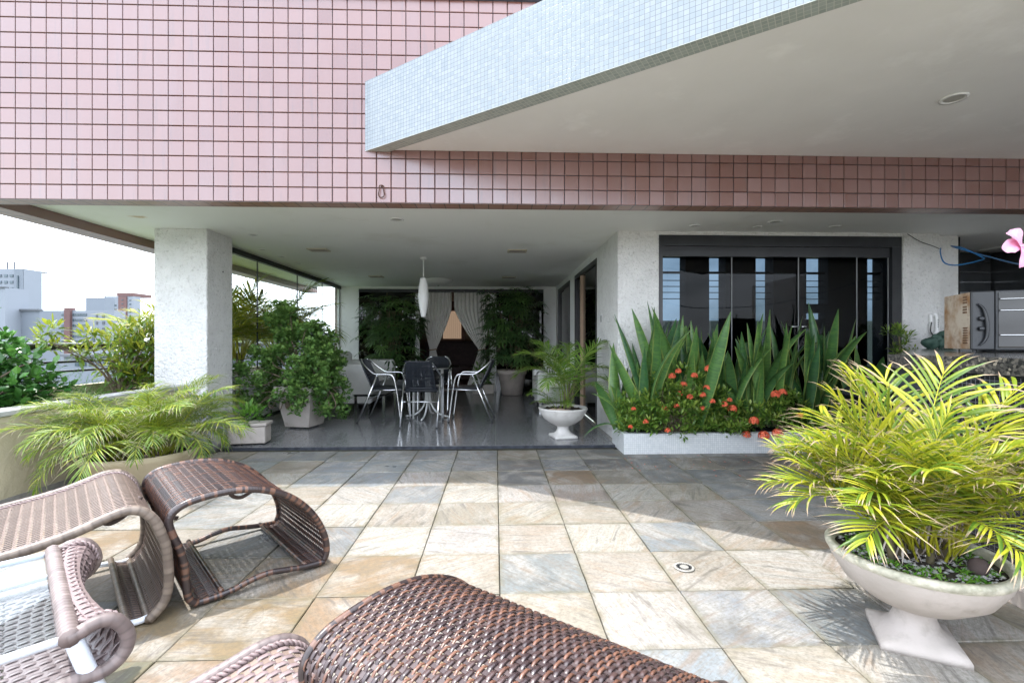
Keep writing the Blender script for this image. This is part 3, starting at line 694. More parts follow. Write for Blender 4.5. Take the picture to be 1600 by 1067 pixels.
for z in (.7, .9, 1.1, 1.3, 1.5): MB().box(-.18, .18, .17, .19, z, z + .12).build('slat', 'black_frame', t)

# ------------------------------------------------------------------ kitchen corner and bar counter
t = thing('kitchen_cabinet', 'black drawer cabinets with thin metal strips on the kitchen back wall', 'cabinet', (5.92, 6.25, 0))
zz = [2.352, 2.21, 2.075, 1.94, 1.80]
for i in range(4):
    for x0, x1 in ((-.45, .32), (.325, .86)):
        MB().cbox(x0 + .003, x1 - .003, 0, .2, zz[i + 1] + .012, zz[i] - .004, .003).build('drawer_front', 'cabinet_black', t)
    MB().box(-.45, .86, -.008, .19, zz[i + 1] - .004, zz[i + 1] + .008).build('strip', 'chrome', t)
MB().box(-.45, .86, .02, .2, 1.70, 1.795).build('hood', 'stone_trim', t)
MB().tube([(.15, -.1, 1.745), (.40, -.1, 1.745)], .014, 8).build('hood_handle', 'white_plastic', t)
t = thing('tall_cabinet', 'tall plain black cabinet along the right kitchen wall', 'cabinet', (6.8, 6.2, 0))
for i, (y0, y1) in enumerate(((-.42, .2), (-1.02, -.46), (-2.2, -1.06))): MB().cbox(0, .4, y0, y1, 0.02, 2.34, .004).build('door', 'cabinet_black', t)
MB().box(-.012, .3, -.46, -.42, .02, 2.34).build('strip', 'aluminium', t)
tag(MB().box(6.45, 6.78, 4.6, 6.1, 2.33, 2.354).build('light_strip', 'white_plastic'), 'pale strip under the kitchen ceiling above the tall cabinet', 'strip')
t = thing('kitchen_wall', 'white tiled kitchen back wall with small black inset squares', 'wall', (5.46, 6.5, 0))
MB().box(0, 1.74, 0, 2.36, -.1, 0).build('tiling', 'backsplash', t, rot=(pi / 2, 0, 0))
for x, z in ((.80, 1.62), (.77, 1.47), (.80, 1.33), (.98, 1.52), (1.13, 1.40), (.66, 1.42)): MB().box(x, x + .03, -.004, -.0005, z, z + .03).build('inset', 'black_frame', t)
tag(MB().box(5.03, 7.2, 5.1, 6.5, -.3, 0.01).build('kitchen_floor', 'dark_stone'), 'dark kitchen floor behind the counter', 'floor', kind='structure')
wall('kitchen_side_wall', 'white end wall at the far right of the kitchen', 'wall', [(7.2, 7.35, -2.5, 6.6, -.3, 2.69)], 'wall_white')

ct = thing('bar_counter', 'bar counter with speckled granite top and black mosaic front', 'counter', (2.38, 2.56, 0))
top = [(-.03, -3.6), (-.03, .20), (.05, .24), (2.2, 2.45), (3.4, 2.45), (3.4, 1.4), (1.6, .1), (1.6, -3.6)]
MB().poly(top, 1.012, 1.057).build('granite_top', 'counter_granite', ct)
MB().box(-.028, .03, -3.6, .20, .976, 1.0115).build('edge_apron', 'counter_granite', ct)
MB().box(0, 3.6, 0, .967, -.06, 0).build('mosaic_front', 'mosaic_black', ct, rot=(pi / 2, 0, -pi / 2))
MB().box(.003, .06, .002, .18, 0, 1.010).build('end_panel', 'dark_stone', ct)
MB().poly([(.06, .0), (.06, .18), (2.1, 2.25), (2.5, 2.3), (.4, 0.0)], 0, 1.011).build('core', 'dark_stone', ct)
MB().box(.061, .5, -3.6, -.01, 0, 1.010).build('carcass', 'dark_stone', ct)
MB().cbox(-.15, -.002, -3.6, .2, -.01, .085, .012).build('plinth', 'pot_clay', ct)

ov = thing('electric_oven', 'rusty sided electric oven with dark glass door on the counter', 'oven', (3.36, 3.23, 1.058), radians(-24))
MB().cbox(0.004, .62, .03, .42, .02, .425, .004).build('body', 'rust', ov)
for z in (.35, .28): 
    for k in range(3): MB().box(-.001, .0038, .07, .12, z + k * .02, z + k * .02 + .01).build('vent_slot', 'rust_dark', ov)
for k in range(7): MB().box(-.001, .0038, .06, .12, .06 + k * .018, .069 + k * .018).build('vent_slot', 'rust_dark', ov)
MB().cbox(0, .13, 0, .029, .015, .43, .008).build('control_panel', 'oven_dark', ov)
MB().tube(smooth_path([(.03, -.012, .34), (.06, -.016, .30), (.078, -.018, .2), (.075, -.016, .1), (.04, -.012, .045)], 5), [.004 + .008 * sin(pi * i / 20) for i in range(21)], 8).build('handle_bow', 'black_frame', ov, True)
for z in (.235, .165): MB().lathe([(.016, 0), (.016, .02), (.012, .024), (0, .024)], 16).build('knob', 'black_frame', ov, True, rot=(pi / 2, 0, 0), loc=(.05, 0, z))
dr = MB().cbox(.132, .62, .002, .028, .015, .43, .004).build('door', 'oven_dark', ov)
MB().box(.145, .61, -.003, .0015, .03, .415).build('door_glass', 'glass_black', dr)
for z in (.37, .29, .12): MB().tube([(.15, -.012, z), (.61, -.012, z)], .005, 6).build('rack_bar', 'chrome', dr, True)
for z in (.34, .19, .07): MB().tube(smooth_path([(.16, .005, z), (.35, .003, z + .012), (.6, .005, z + .004)], 6), .004, 6).build('grill_bar', 'chrome', ov, True)
for x in (.05, .56): MB().lathe([(.012, 0), (.012, .022)], 10).build('foot', 'black_frame', ov, loc=(x, .08, -.001))
tag(MB().lathe([(.0, 0), (.14, 0.002), (.2, .012), (.195, .015), (.0, .006)], 28).build('plate', 'white_plastic', None, True, loc=(3.62, 2.72, 1.058)), 'white plate lying in front of the oven on the counter', 'plate')

fr = thing('stone_ornament', 'dark green lumpy stone ornament on the counter beside the oven', 'ornament', (4.62, 4.76, 1.058))
def blob(b, c, r, sub=14, j=0.12, seed=0):
    rnd = random.Random(seed); ph = [rnd.uniform(0, 6) for _ in range(6)]
    vs = []; fs = []; m = sub; n = sub // 2
    for i in range(n + 1):
        th = pi * i / n
        for k in range(m):
            a = 2 * pi * k / m
            d = 1 + j * (sin(2 * a + ph[0] + th * 2) + sin(3 * th + ph[1]) * .7 + sin(4 * a + ph[2]) * .5 * sin(th))
            vs.append((c[0] + r[0] * d * sin(th) * cos(a), c[1] + r[1] * d * sin(th) * sin(a), c[2] + r[2] * d * cos(th)))
    for i in range(n):
        for k in range(m): fs.append((i * m + k, i * m + (k + 1) % m, (i + 1) * m + (k + 1) % m, (i + 1) * m + k))
    b.add(vs, fs)
b = MB()
for i, (x, y, z, r) in enumerate(((-.10, 0, .06, .075), (.0, .0, .07, .08), (.10, .02, .06, .07), (.02, -.02, .14, .055), (-.07, -.03, .11, .045), (.09, .01, .12, .04))): blob(b, (x, y, z), (r, r, r * .8), 16, .16, i)
b.build('body', 'verdigris', fr, True)
ph = thing('wall_phone', 'white wall telephone with black cord on the right pillar', 'telephone', (4.93, 5.187, 1.33))
MB().cbox(-.035, .035, -.03, 0, -.11, .11, .008).build('base', 'white_plastic', ph)
MB().tube(smooth_path([(.0, -.035, .105), (.0, -.06, .09), (0, -.062, 0), (0, -.06, -.09), (0, -.035, -.105)], 4), [.022, .026, .027, .02, .017, .016, .016, .016, .016, .016, .017, .02, .027, .027, .026, .025, .022], 10).build('handset', 'white_plastic', ph, True)
for k in range(5): MB().box(-.005, .005, -.08, -.078, -.04 + k * .02, -.03 + k * .02).build('key', 'black_frame', ph)
MB().tube(smooth_path([(-.03, -.03, .02), (-.05, -.04, -.08), (-.02, -.05, -.13), (.02, -.04, -.11), (.0, -.02, -.16), (.03, -.02, -.26), (.05, -.02, -.29)], 5), .006, 6).build('cord', 'cable_black', ph, True)

tag(MB().tube(smooth_path([(4.64, 5.18, 2.345), (4.78, 5.175, 2.26), (4.92, 5.17, 2.21), (5.0, 5.165, 2.175)], 5), .004, 6).build('thin_wire', 'cable_black', None, True), 'thin black wire running down the top of the right pillar', 'wire')
cab = [(5.0, 5.15, 2.18), (4.9, 5.05, 2.10), (4.85, 4.95, 1.98), (4.95, 4.9, 1.95), (5.05, 4.75, 1.98), (5.0, 4.7, 2.0), (4.85, 4.75, 2.1), (4.9, 4.9, 2.15), (4.98, 5.0, 2.17), (4.95, 4.8, 2.08), (4.9, 4.55, 1.98), (4.6, 4.0, 1.81), (4.2, 3.4, 1.70), (3.9, 2.9, 1.69), (3.7, 2.6, 1.70), (3.5, 2.2, 1.74), (3.3, 1.7, 1.85), (3.1, 1.1, 2.1), (3.0, .7, 2.66)]
tag(MB().tube(smooth_path(cab, 5), .0065, 6).build('blue_cable', 'cable_blue', None, True), 'blue cable looped at the right pillar and sagging across the kitchen opening', 'cable')
fw = thing('pink_flower', 'large drooping pink trumpet flower hanging above the oven', 'flower', (2.72, 2.36, 1.625)); fw.scale = (.85, .85, .85)
b = MB()
vs = []; fs = []
def petal(b, pts, wds, nrm_, tw=0.0):
    P2 = smooth_path(pts, 5); n = len(P2); vs = []; fs = []
    for i, p in enumerate(P2):
        T = (P2[min(n - 1, i + 1)] - P2[max(0, i - 1)]).normalized(); sd = T.cross(Vector(nrm_)).normalized(); u = i / (n - 1); k = u * (len(wds) - 1); a = int(min(k, len(wds) - 2)); w = wds[a] + (wds[a + 1] - wds[a]) * (k - a)
        nn = sd.cross(T)
        for s_ in (-1, -.5, 0, .5, 1): vs.append(tuple(p + sd * w * s_ + nn * w * (.35 * s_ * s_ + .1 * sin(9 * u + 3 * s_))))
    for i in range(n - 1):
        for k in range(4): a = i * 5 + k; fs.append((a, a + 1, a + 6, a + 5))
    b.add(vs, fs)
petal(b, [(.0, 0, 0), (-.04, -.02, .035), (-.07, -.02, .07), (-.085, 0, .085)], (.012, .035, .045, .02), (0, -1, .3))
petal(b, [(.0, 0, 0), (-.05, -.01, 0.0), (-.085, -.01, -.005), (-.11, 0, -.025)], (.012, .035, .045, .02), (0, -1, .2))
petal(b, [(.0, 0, 0), (-.02, -.03, -.04), (-.03, -.03, -.09), (-.02, -.02, -.13)], (.012, .022, .024, .02), (0, -1, 0))
petal(b, [(.0, 0, 0), (-.01, -.02, -.04), (.01, -.02, -.08), (.02, -.02, -.12)], (.012, .02, .018, .012), (0, -1, 0))
petal(b, [(.0, 0, 0), (-.02, .02, .04), (-.02, .02, .08), (-.03, .02, .10)], (.012, .03, .03, .01), (0, -1, .2))
b.build('petals', 'pink_petal', fw, True)
MB().tube(smooth_path([(-.01, 0, 0), (.04, 0, .01), (.10, 0, .02), (.2, .02, .04)], 5), [.008 + .010 * (1 if i < 12 else .3) * (i / 15) for i in range(16)], 8).build('tube', 'pink_petal', fw, True)
MB().tube(smooth_path([(.2, .02, .04), (.3, .03, .2), (.32, .03, .6), (.33, .03, 1.24)], 4), .004, 6).build('stem', 'cane', fw)

# ------------------------------------------------------------------ pots
def urn(name, label, loc, rr_, h, group, mats=('pot_white', 'rim_weathered'), rot=0, sq=.5):
    t = thing(name, label, 'planter', loc, rot, group)
    r = rr_; z1 = h * .42
    MB().lathe([(r * .30, z1 - .01), (r * .55, z1 + h * .06), (r * .82, z1 + h * .22), (r * .97, z1 + h * .42), (r * 1.0, h - .03)], 48, caps=False).build('bowl', mats[0], t, True)
    MB().lathe([(r * 1.0, h - .032), (r * 1.03, h - .022), (r * 1.035, h - .006), (r * 1.0, h), (r * .93, h - .002), (r * .91, h - .05), (r * .6, h - .16)], 48, jit=.004, caps=False).build('rim', mats[1], t, True)
    b = MB(); a = r * sq; ring = lambda rad, z, k: [(rad * cos(2 * pi * i / 32) * (1 if not k else 1), rad * sin(2 * pi * i / 32), z) for i in range(32)]
    sqr = lambda s, z: [(max(-s, min(s, s * 1.42 * cos(2 * pi * i / 32))), max(-s, min(s, s * 1.42 * sin(2 * pi * i / 32))), z) for i in range(32)]
    rows = [sqr(a, 0), sqr(a, h * .055), sqr(a * .96, h * .085), ring(a * .82, h * .13, 0), ring(a * .60, h * .2, 0), ring(a * .5, h * .3, 0), ring(a * .52, z1 - .008, 0), ring(a * .62, z1 + h * .03, 0)]
    vs = [p for q in rows for p in q]; fs = [(i * 32 + k, i * 32 + (k + 1) % 32, (i + 1) * 32 + (k + 1) % 32, (i + 1) * 32 + k) for i in range(len(rows) - 1) for k in range(32)] + [tuple(range(31, -1, -1))]
    b.add(vs, fs); b.build('pedestal', mats[0], t, True)
    MB().lathe([(0, h - .022), (r * .5, h - .024), (r * .92, h - .03)], 32, jit=.01, caps=False).build('soil', 'soil', t)
    return t
def pebbles(t, r, z, n, s0, s1, seed, mat='pebble', name='pebbles'):
    b = MB(); rnd = random.Random(seed)
    for i in range(n):
        a = rnd.uniform(0, 2 * pi); d = r * sqrt(rnd.random()); s = rnd.uniform(s0, s1); c = (d * cos(a), d * sin(a), z + s * .25)
        e = (s * rnd.uniform(.8, 1.3), s * rnd.uniform(.7, 1.1), s * .6); q = rnd.uniform(0, pi)
        o8 = [(1, 0, 0), (.6, .7, .15), (-.5, .8, -.1), (-1, 0, .1), (-.6, -.75, 0), (.5, -.8, .1)]
        vs = [(c[0] + (x * cos(q) - y * sin(q)) * e[0] * .5, c[1] + (x * sin(q) + y * cos(q)) * e[1] * .5, c[2] + w * e[2] * .5) for x, y, w in o8] + [(c[0], c[1], c[2] + e[2] * .5), (c[0], c[1], c[2] - e[2] * .5)]
        b.add(vs, [(k, (k + 1) % 6, 6) for k in range(6)] + [((k + 1) % 6, k, 7) for k in range(6)])
    return b.build(name, mat, t, True, kind='stuff')

# ------------------------------------------------------------------ palm fronds
def ribbon(b, base, d, side, up, length, width, droop, nseg, tint, fold=.25, prof=None):
    vs = []; al = []; p = Vector(base); d = Vector(d).normalized(); st = length / nseg
    for i in range(nseg + 1):
        u = i / nseg
        w = width * (prof(u) if prof else (min(1, .35 + 2.2 * u) if u < .3 else (1 - ((u - .3) / .7) ** 1.8)))
        sd = side - d * side.dot(d); sd.normalize(); nn = sd.cross(d)
        vs += [tuple(p - sd * w * .5 + nn * w * fold), tuple(p), tuple(p + sd * w * .5 + nn * w * fold)] if i < nseg else [tuple(p)]
        al += [u] * (3 if i < nseg else 1)
        p = p + d * st; d = (d + Vector((0, 0, -droop / nseg * (1 + u)))).normalized()
    fs = []
    for i in range(nseg - 1):
        a = i * 3; fs += [(a, a + 1, a + 4, a + 3), (a + 1, a + 2, a + 5, a + 4)]
    a = (nseg - 1) * 3; fs += [(a, a + 1, a + 3), (a + 1, a + 2, a + 3)]
    b.add(vs, fs, along=al, tint=tint)
def frond_mesh(L_, e0, bend, n, ll, lw, seed, mats, droop=.7, bare=.28, vee=.35, bias=.5):
    rnd = random.Random(seed); b = MB(); pts = []; p = Vector((0, 0, 0)); N = 24
    for i in range(N + 1):
        pts.append(p.copy()); s = i / N; e = e0 - bend * s ** 1.4
        p = p + Vector((cos(e), 0.05 * sin(3 * s + seed), sin(e))) * (L_ / N)
    b.tube(pts, [.0065 * (1 - .8 * i / N) * (L_ / .8) ** .5 for i in range(N + 1)], 5, tint=1.0); nr = len(b.f)
    b.a['along'] = [0.0] * len(b.v)
    for i in range(n):
        s = bare + (1 - bare) * i / (n - 1) * .985; k = s * N; a = min(N - 1, int(k)); q = pts[a].lerp(pts[a + 1], k - a)
        T = (pts[a + 1] - pts[a]).normalized(); u = (s - bare) / (1 - bare)
        for sgn in (-1, 1):
            sd = Vector((0, sgn, 0)); up = T.cross(Vector((0, 1, 0))) * -1
            if up.z < 0: up = -up
            an = radians(66 - 42 * u + rnd.uniform(-9, 9))
            d = T * cos(an) + sd * sin(an) + up * (vee * (1 - .5 * u) + rnd.uniform(-.14, .14))
            l_ = ll * (.62 + .75 * sin(pi * min(1, .12 + .80 * u)) - .30 * u) * rnd.uniform(.85, 1.12) * .8
            side = T * -sgn if True else T
            ribbon(b, q, d, (T - d * T.dot(d) / d.length_squared) * sgn * -1, up, l_ * (rnd.uniform(.35, .7) if rnd.random() < .07 else 1), lw * rnd.uniform(.8, 1.15), droop * rnd.uniform(.5, 1.5), 5, min(1, max(0, rnd.gauss(bias, .32))))
    me = b.mesh('frond', True)
    for m in mats: me.materials.append(MAT[m])
    return me
def palm(t, meshes, n, spread, z, lean, scl, seed, tilt_bias=None, r0=.0):
    rnd = random.Random(seed)
    for i in range(n):
        a = 2 * pi * (i * .618034) + rnd.uniform(-.3, .3); u = (i + .5) / n
        d = spread * sqrt(rnd.random())
        o = obj('frond', meshes[int(rnd.random() * len(meshes))], t, (d * cos(a + .4), d * sin(a + .4), z),
                (rnd.uniform(-.25, .25), lean[0] + (lean[1] - lean[0]) * u + rnd.uniform(-.12, .12), a), scl * rnd.uniform(.78, 1.12))

# ------------------------------------------------------------------ potted palms
u1 = urn('pedestal_urn', 'pale pedestal bowl with a sunlit yellow palm beside the bar counter', (1.59, 1.745, 0), .275, .345, 'pedestal bowls', ('pot_stone', 'rim_weathered'), radians(-28), .47)
pb = pebbles(u1, .235, .318, 520, .008, .022, 3)
rnd = random.Random(5); b = MB()
for i in range(150):
    a = rnd.uniform(0, 6.28); d = .23 * sqrt(rnd.uniform(.25, 1)); c = Vector((d * cos(a), d * sin(a), .318))
    for k in range(5):
        q = rnd.uniform(0, 6.28); dv = Vector((cos(q), sin(q), rnd.uniform(.3, 1.4))); ribbon(b, c, dv, Vector((-sin(q), cos(q), 0)), Vector((0, 0, 1)), rnd.uniform(.015, .04), .006, .8, 3, rnd.random())
b.build('weeds', 'weed_leaf', u1, kind='stuff')
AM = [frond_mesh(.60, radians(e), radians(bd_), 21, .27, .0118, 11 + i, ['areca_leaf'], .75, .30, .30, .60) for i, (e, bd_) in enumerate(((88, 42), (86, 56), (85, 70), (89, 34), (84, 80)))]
pt = thing('areca_palm', 'bushy sunlit yellow green palm growing in the pedestal bowl on the right', 'palm', (1.60, 1.75, .30))
palm(pt, AM, 66, .13, .07, (-.1, .60), .79, 21)
for (x, y, rx, ry, rz, sc, k) in ((.02, .02, 0, -.05, 2.6, 1.22, 0), (.05, -.02, 0, .30, 3.05, 1.12, 1), (-.02, .06, .1, .28, .2, 1.2, 0), (-.03, -.05, 0, .5, 3.6, .9, 1), (-.03, .0, 0, .5, 3.05, .92, 1), (-.03, .03, 0, .5, 2.7, .9, 2), (.04, .05, 0, .5, 1.6, 1.2, 0), (.08, .05, 0, .05, .5, 1.25, 3), (.1, 0, 0, .15, .1, 1.25, 0), (.06, .08, 0, .1, 1.2, 1.2, 3), (.1, -.04, 0, .25, -.3, 1.2, 1), (0, .05, 0, .0, 2.1, 1.15, 3), (-.02, .02, 0, .12, 2.9, 1.1, 3), (.05, -.06, 0, .2, -1.0, 1.05, 1)):
    obj('frond', AM[k], pt, (x, y, 0), (rx, ry, rz), sc)
b = MB()
for i in range(16):
    a = rnd.uniform(0, 6.28); d = rnd.uniform(.02, .12); b.tube([(d * cos(a), d * sin(a), -.02), (d * cos(a) * 1.15, d * sin(a) * 1.15, .09), (d * cos(a) * 1.4, d * sin(a) * 1.4, .2)], [.014, .011, .006], 7)
b.build('stems', 'cane', pt, True)
b = MB()
for i in range(60):
    a = rnd.uniform(0, 6.28); d = rnd.uniform(.03, .15); q = rnd.uniform(0, 6.28)
    ribbon(b, (d * cos(a), d * sin(a), rnd.uniform(.08, .2)), Vector((cos(q) * .5, sin(q) * .5, -.8)), Vector((-sin(q), cos(q), 0)), Vector((0, 0, 1)), rnd.uniform(.06, .16), .008, .5, 4, rnd.random())
b.build('dry_leaves', 'pot_clay', pt, kind='stuff')
bl = MB(); blob(bl, (0, 0, 0), (.032, .03, .03), 14, .05, 4); tag(bl.build('round_stone', 'dark_fabric', None, True, loc=(1.69, 1.60, .345)), 'grey round stone lying on the pebbles under the yellow palm', 'stone')

lp = thing('bowl_planter', 'wide low sand coloured bowl under the drooping palm on the left', 'planter', (-2.72, 3.74, 0))
MB().lathe([(.20, 0), (.22, .02), (.30, .12), (.375, .26), (.395, .30), (.375, .305), (.35, .28), (.3, .2)], 40, caps=False).build('bowl', 'pot_sand', lp, True)
MB().lathe([(0, .255), (.355, .25)], 30).build('soil', 'soil', lp)
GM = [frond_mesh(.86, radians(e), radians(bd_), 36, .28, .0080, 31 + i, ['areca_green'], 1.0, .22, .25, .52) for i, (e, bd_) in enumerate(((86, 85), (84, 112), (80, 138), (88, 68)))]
pt = thing('areca_palm', 'low spreading palm with drooping fronds in the sand coloured bowl', 'palm', (-2.72, 3.74, .25))
palm(pt, GM, 92, .2, 0, (-.08, .62), .80, 41)
b = MB()
for i in range(14):
    a = rnd.uniform(0, 6.28); d = rnd.uniform(.03, .17); b.tube([(d * cos(a), d * sin(a), -.02), (d * cos(a) * 1.1, d * sin(a) * 1.1, .12)], [.016, .01], 7)
b.build('stems', 'cane', pt, True)

u2 = urn('pedestal_urn', 'small white pedestal bowl on the dark granite floor beside the planter', (.785, 5.49, .021), .275, .35, 'pedestal bowls', ('pot_white', 'pot_white'), radians(12), .48)
pebbles(u2, .2, .325, 120, .02, .04, 9, 'soil', 'gravel')
for k, (x, y, s) in enumerate(((-.13, -.14, .05), (-.05, -.17, .055), (.02, -.2, .04))):
    bl = MB(); blob(bl, (0, 0, 0), (s, s * .8, s * .55), 12, .1, k)
    tag(bl.build('loose_stone', 'loose_stone', None, True, loc=(.785 + x, 5.49 + y, .35)), ['brown stone at the left rim of the small white pedestal bowl', 'larger brown stone in the middle of the small white pedestal bowl', 'smallest brown stone near the front of the small white pedestal bowl'][k], 'stone', 'stones in the small bowl')
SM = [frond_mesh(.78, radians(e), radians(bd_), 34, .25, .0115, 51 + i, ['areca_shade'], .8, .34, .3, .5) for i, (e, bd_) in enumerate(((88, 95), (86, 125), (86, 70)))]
pt = thing('areca_palm', 'arching feathery palm in the small white pedestal bowl', 'palm', (.80, 5.50, .33))
for (x, y, rx, ry, rz, sc, k) in ((.04, 0, 0, .02, 3.1, 1.25, 0), (.05, .02, 0, .10, 2.7, 1.2, 1), (.03, 0, 0, .05, .2, 1.2, 1), (.05, .03, .1, -.02, .6, 1.3, 2), (.0, .0, 0, .10, -.3, 1.0, 1), (.04, -.02, 0, -.05, 3.9, 1.2, 0), (.06, 0, 0, .2, 5.4, .9, 1), (.05, .02, 0, 0, 1.5, 1.25, 2), (0, 0, 0, .0, 2.2, 1.3, 2), (-.04, -.03, 0, .12, 4.3, 1.05, 1), (-.08, -.02, 0, .5, 3.4, .55, 2), (-.1, -.02, 0, .6, 4.2, .5, 2), (-.1, -.04, 0, .3, 3.0, .5, 2), (-.08, -.04, 0, .7, 5.0, .5, 2), (-.09, -.02, 0, .1, 4.6, .5, 2), (-.1, -.05, 0, .8, 2.6, .45, 2), (-.07, 0, 0, .5, 5.8, .5, 2)):
    obj('frond', SM[k], pt, (x, y, 0), (rx, ry, rz), sc)
b = MB()
for (x, y, lx) in ((.04, 0, .03), (.06, .02, .07), (.02, .01, -.02), (.05, -.02, .1)): b.tube(smooth_path([(x, y, -.02), (x + lx * .5, y, .2), (x + lx, y, .42)], 4), [.016 - .0008 * i for i in range(9)], 7)
b.build('stems', 'cane', pt, True)

# ------------------------------------------------------------------ leafy plants
def leafball(b, c, r, n, ll, lw, rnd, droop=.3, up=.4, nseg=2, tb=None, flat=1.0):
    for i in range(n):
        th = rnd.uniform(0, 6.283); ph_ = math.acos(rnd.uniform(-1, 1)); d = Vector((sin(ph_) * cos(th), sin(ph_) * sin(th), cos(ph_)))
        p = Vector(c) + Vector((d.x * r, d.y * r, d.z * r * flat)) * rnd.uniform(.35, 1.0)
        dv = d + Vector((rnd.uniform(-.5, .5), rnd.uniform(-.5, .5), rnd.uniform(-.2, .3) + up)); dv.normalize()
        sd = dv.cross(Vector((rnd.uniform(-.6, .6), rnd.uniform(-.6, .6), 1)));
        if sd.length < 1e-3: sd = Vector((1, 0, 0))
        sd.normalize()
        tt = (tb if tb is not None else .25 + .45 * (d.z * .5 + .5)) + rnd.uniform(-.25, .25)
        ribbon(b, p, dv, sd, None, ll * rnd.uniform(.7, 1.2), lw * rnd.uniform(.8, 1.15), droop, nseg, max(0, min(1, tt)), .12, lambda u: max(.05, sin(pi * (.12 + .84 * u)) ** .8))
def branchy(b, base, tips, rnd, r0=.012, sag=.0):
    for tp in tips:
        p0 = Vector(base); p3 = Vector(tp); m1 = p0.lerp(p3, .35) + Vector((rnd.uniform(-.06, .06), rnd.uniform(-.06, .06), rnd.uniform(.02, .12))); m2 = p0.lerp(p3, .72) + Vector((rnd.uniform(-.06, .06), rnd.uniform(-.06, .06), rnd.uniform(0, .10) + sag))
        P2 = smooth_path([p0, m1, m2, p3], 4); b.tube(P2, [r0 * (1 - .75 * i / (len(P2) - 1)) for i in range(len(P2))], 6)
# geranium-like bush in the tall tapered pot
pt_ = thing('tapered_pot', 'tall white tapered square pot standing on the granite floor', 'planter', (-2.50, 6.30, .021), radians(-12))
def taper(b, s0, s1, z0, z1):
    b.add([(-s0, -s0, z0), (s0, -s0, z0), (s0, s0, z0), (-s0, s0, z0), (-s1, -s1, z1), (s1, -s1, z1), (s1, s1, z1), (-s1, s1, z1)], [(3, 2, 1, 0), (4, 5, 6, 7), (0, 1, 5, 4), (1, 2, 6, 5), (2, 3, 7, 6), (3, 0, 4, 7)])
b = MB(); taper(b, .165, .245, .02, .46); b.build('body', 'pot_stone', pt_)
b = MB(); taper(b, .254, .262, .461, .54); b.build('rim', 'pot_stone', pt_)
MB().box(-.235, .235, -.235, .235, .5405, .545).build('soil', 'soil', pt_)
for x in (-.1, .1): MB().box(x - .03, x + .03, -.12, .12, 0, .0195).build('foot', 'black_frame', pt_)
gb = thing('geranium_bush', 'sprawling rounded leaf bush with bare stems in the tall tapered pot', 'bush', (-2.50, 6.30, .56))
rnd = random.Random(77); tips = []; crown = MB(); stems = MB()
for i in range(150):
    a = rnd.uniform(0, 6.28); u = rnd.random() ** .6; x = (.46 if cos(a) > 0 else .80) * u * cos(a); y = .55 * u * sin(a)
    top_ = .80 - .75 * abs(x) ** 1.3; z = rnd.uniform(-.05, max(.1, top_)) if u < .75 else rnd.uniform(-.32, .45)
    if abs(x + .25) < .2 and rnd.random() < .35: z = rnd.uniform(.6, 1.05); x = -.25 + rnd.uniform(-.16, .16); y *= .4
    tips.append((x, y, z))
    for k in range(4):
        q = Vector((x, y, z)) + Vector((rnd.uniform(-.07, .07), rnd.uniform(-.07, .07), rnd.uniform(-.06, .06)))
        leafball(crown, q, .06, 22, .045, .044, rnd, .2, .3, 2)
for q in ((.50, -.1, -.16), (.54, -.1, -.34), (.54, -.1, -.02), (-.82, 0, -.2), (-.62, -.1, -.3), (.1, -.3, -.12), (-.05, -.32, -.05), (.52, -.1, .1)):
    tips.append(q)
    for k in range(5): leafball(crown, Vector(q) + Vector((rnd.uniform(-.08, .08), rnd.uniform(-.08, .08), rnd.uniform(-.08, .1))), .06, 20, .045, .042, rnd, .2, .2, 2)
crown.build('crown', 'geranium_leaf', gb)
branchy(stems, (0, 0, -.03), tips[::2] + tips[-8:], rnd, .013)
for i in range(10):
    a = rnd.uniform(-2.6, -.5); r_ = rnd.uniform(.2, .85); x = r_ * cos(a); y = -.26 + rnd.uniform(-.1, .1)
    stems.tube(smooth_path([(x * .6, y * .6, .05), (x * .9, y, -.1), (x, y - .02, -.22), (x * .9, y - .02, -.27), (x * .8, y, -.18)], 4), .006, 5)
stems.build('stems', 'bark', gb, True)

# lady palms
def fan(b, c, d, rnd, ll=.24):
    d = Vector(d).normalized(); sd = d.cross(Vector((0, 0, 1))); sd = sd.normalized() if sd.length > .01 else Vector((1, 0, 0)); up = sd.cross(d); n = rnd.randint(6, 9); tt = rnd.random()
    for k in range(n):
        a = radians(-105 + 210 * k / (n - 1) + rnd.uniform(-6, 6)); dv = d * cos(a) + sd * sin(a) + up * .12
        ribbon(b, c, dv, dv.cross(up).normalized(), up, ll * rnd.uniform(.8, 1.15) * (1 - .25 * abs(a) / 1.9), .031, .75, 4, max(0, min(1, tt + rnd.uniform(-.2, .2))), .1, lambda u: min(1, .35 + 2 * u) if u < .75 else (1 - (u - .75) / .25 * .7))
def rhapis(label, loc, rx, ry, h0, h1, n, seed):
    t = thing('lady_palm', label, 'palm', loc); rnd = random.Random(seed); b = MB(); s_ = MB()
    for i in range(n):
        a = rnd.uniform(0, 6.28); u = rnd.random() ** .5; z = rnd.uniform(h0, h1); x = rx * u * cos(a) * .75; y = ry * u * sin(a) * .75
        d = Vector((cos(a), sin(a), rnd.uniform(-.3, .5))); pe = rnd.uniform(.1, .22); c = Vector((x, y, z)) + d * pe
        fan(b, c, d + Vector((0, 0, rnd.uniform(-1.1, -.1))), rnd); s_.tube([(x, y, z - .08), tuple(c)], .003, 4)
    for i in range(12):
        a = rnd.uniform(0, 6.28); r = rx * .5 * rnd.random(); s_.tube([(r * cos(a) * .4, r * sin(a) * .4, 0), (r * cos(a), r * sin(a), h1 * .85)], .011, 6)
    b.build('crown', 'rhapis_leaf', t); s_.build('canes', 'cane', t)
    return t
rhapis('broad dark lady palm in front of the dark glazing beside the white sofa', (-2.15, 9.95, .10), .62, .42, .45, 1.95, 250, 61)
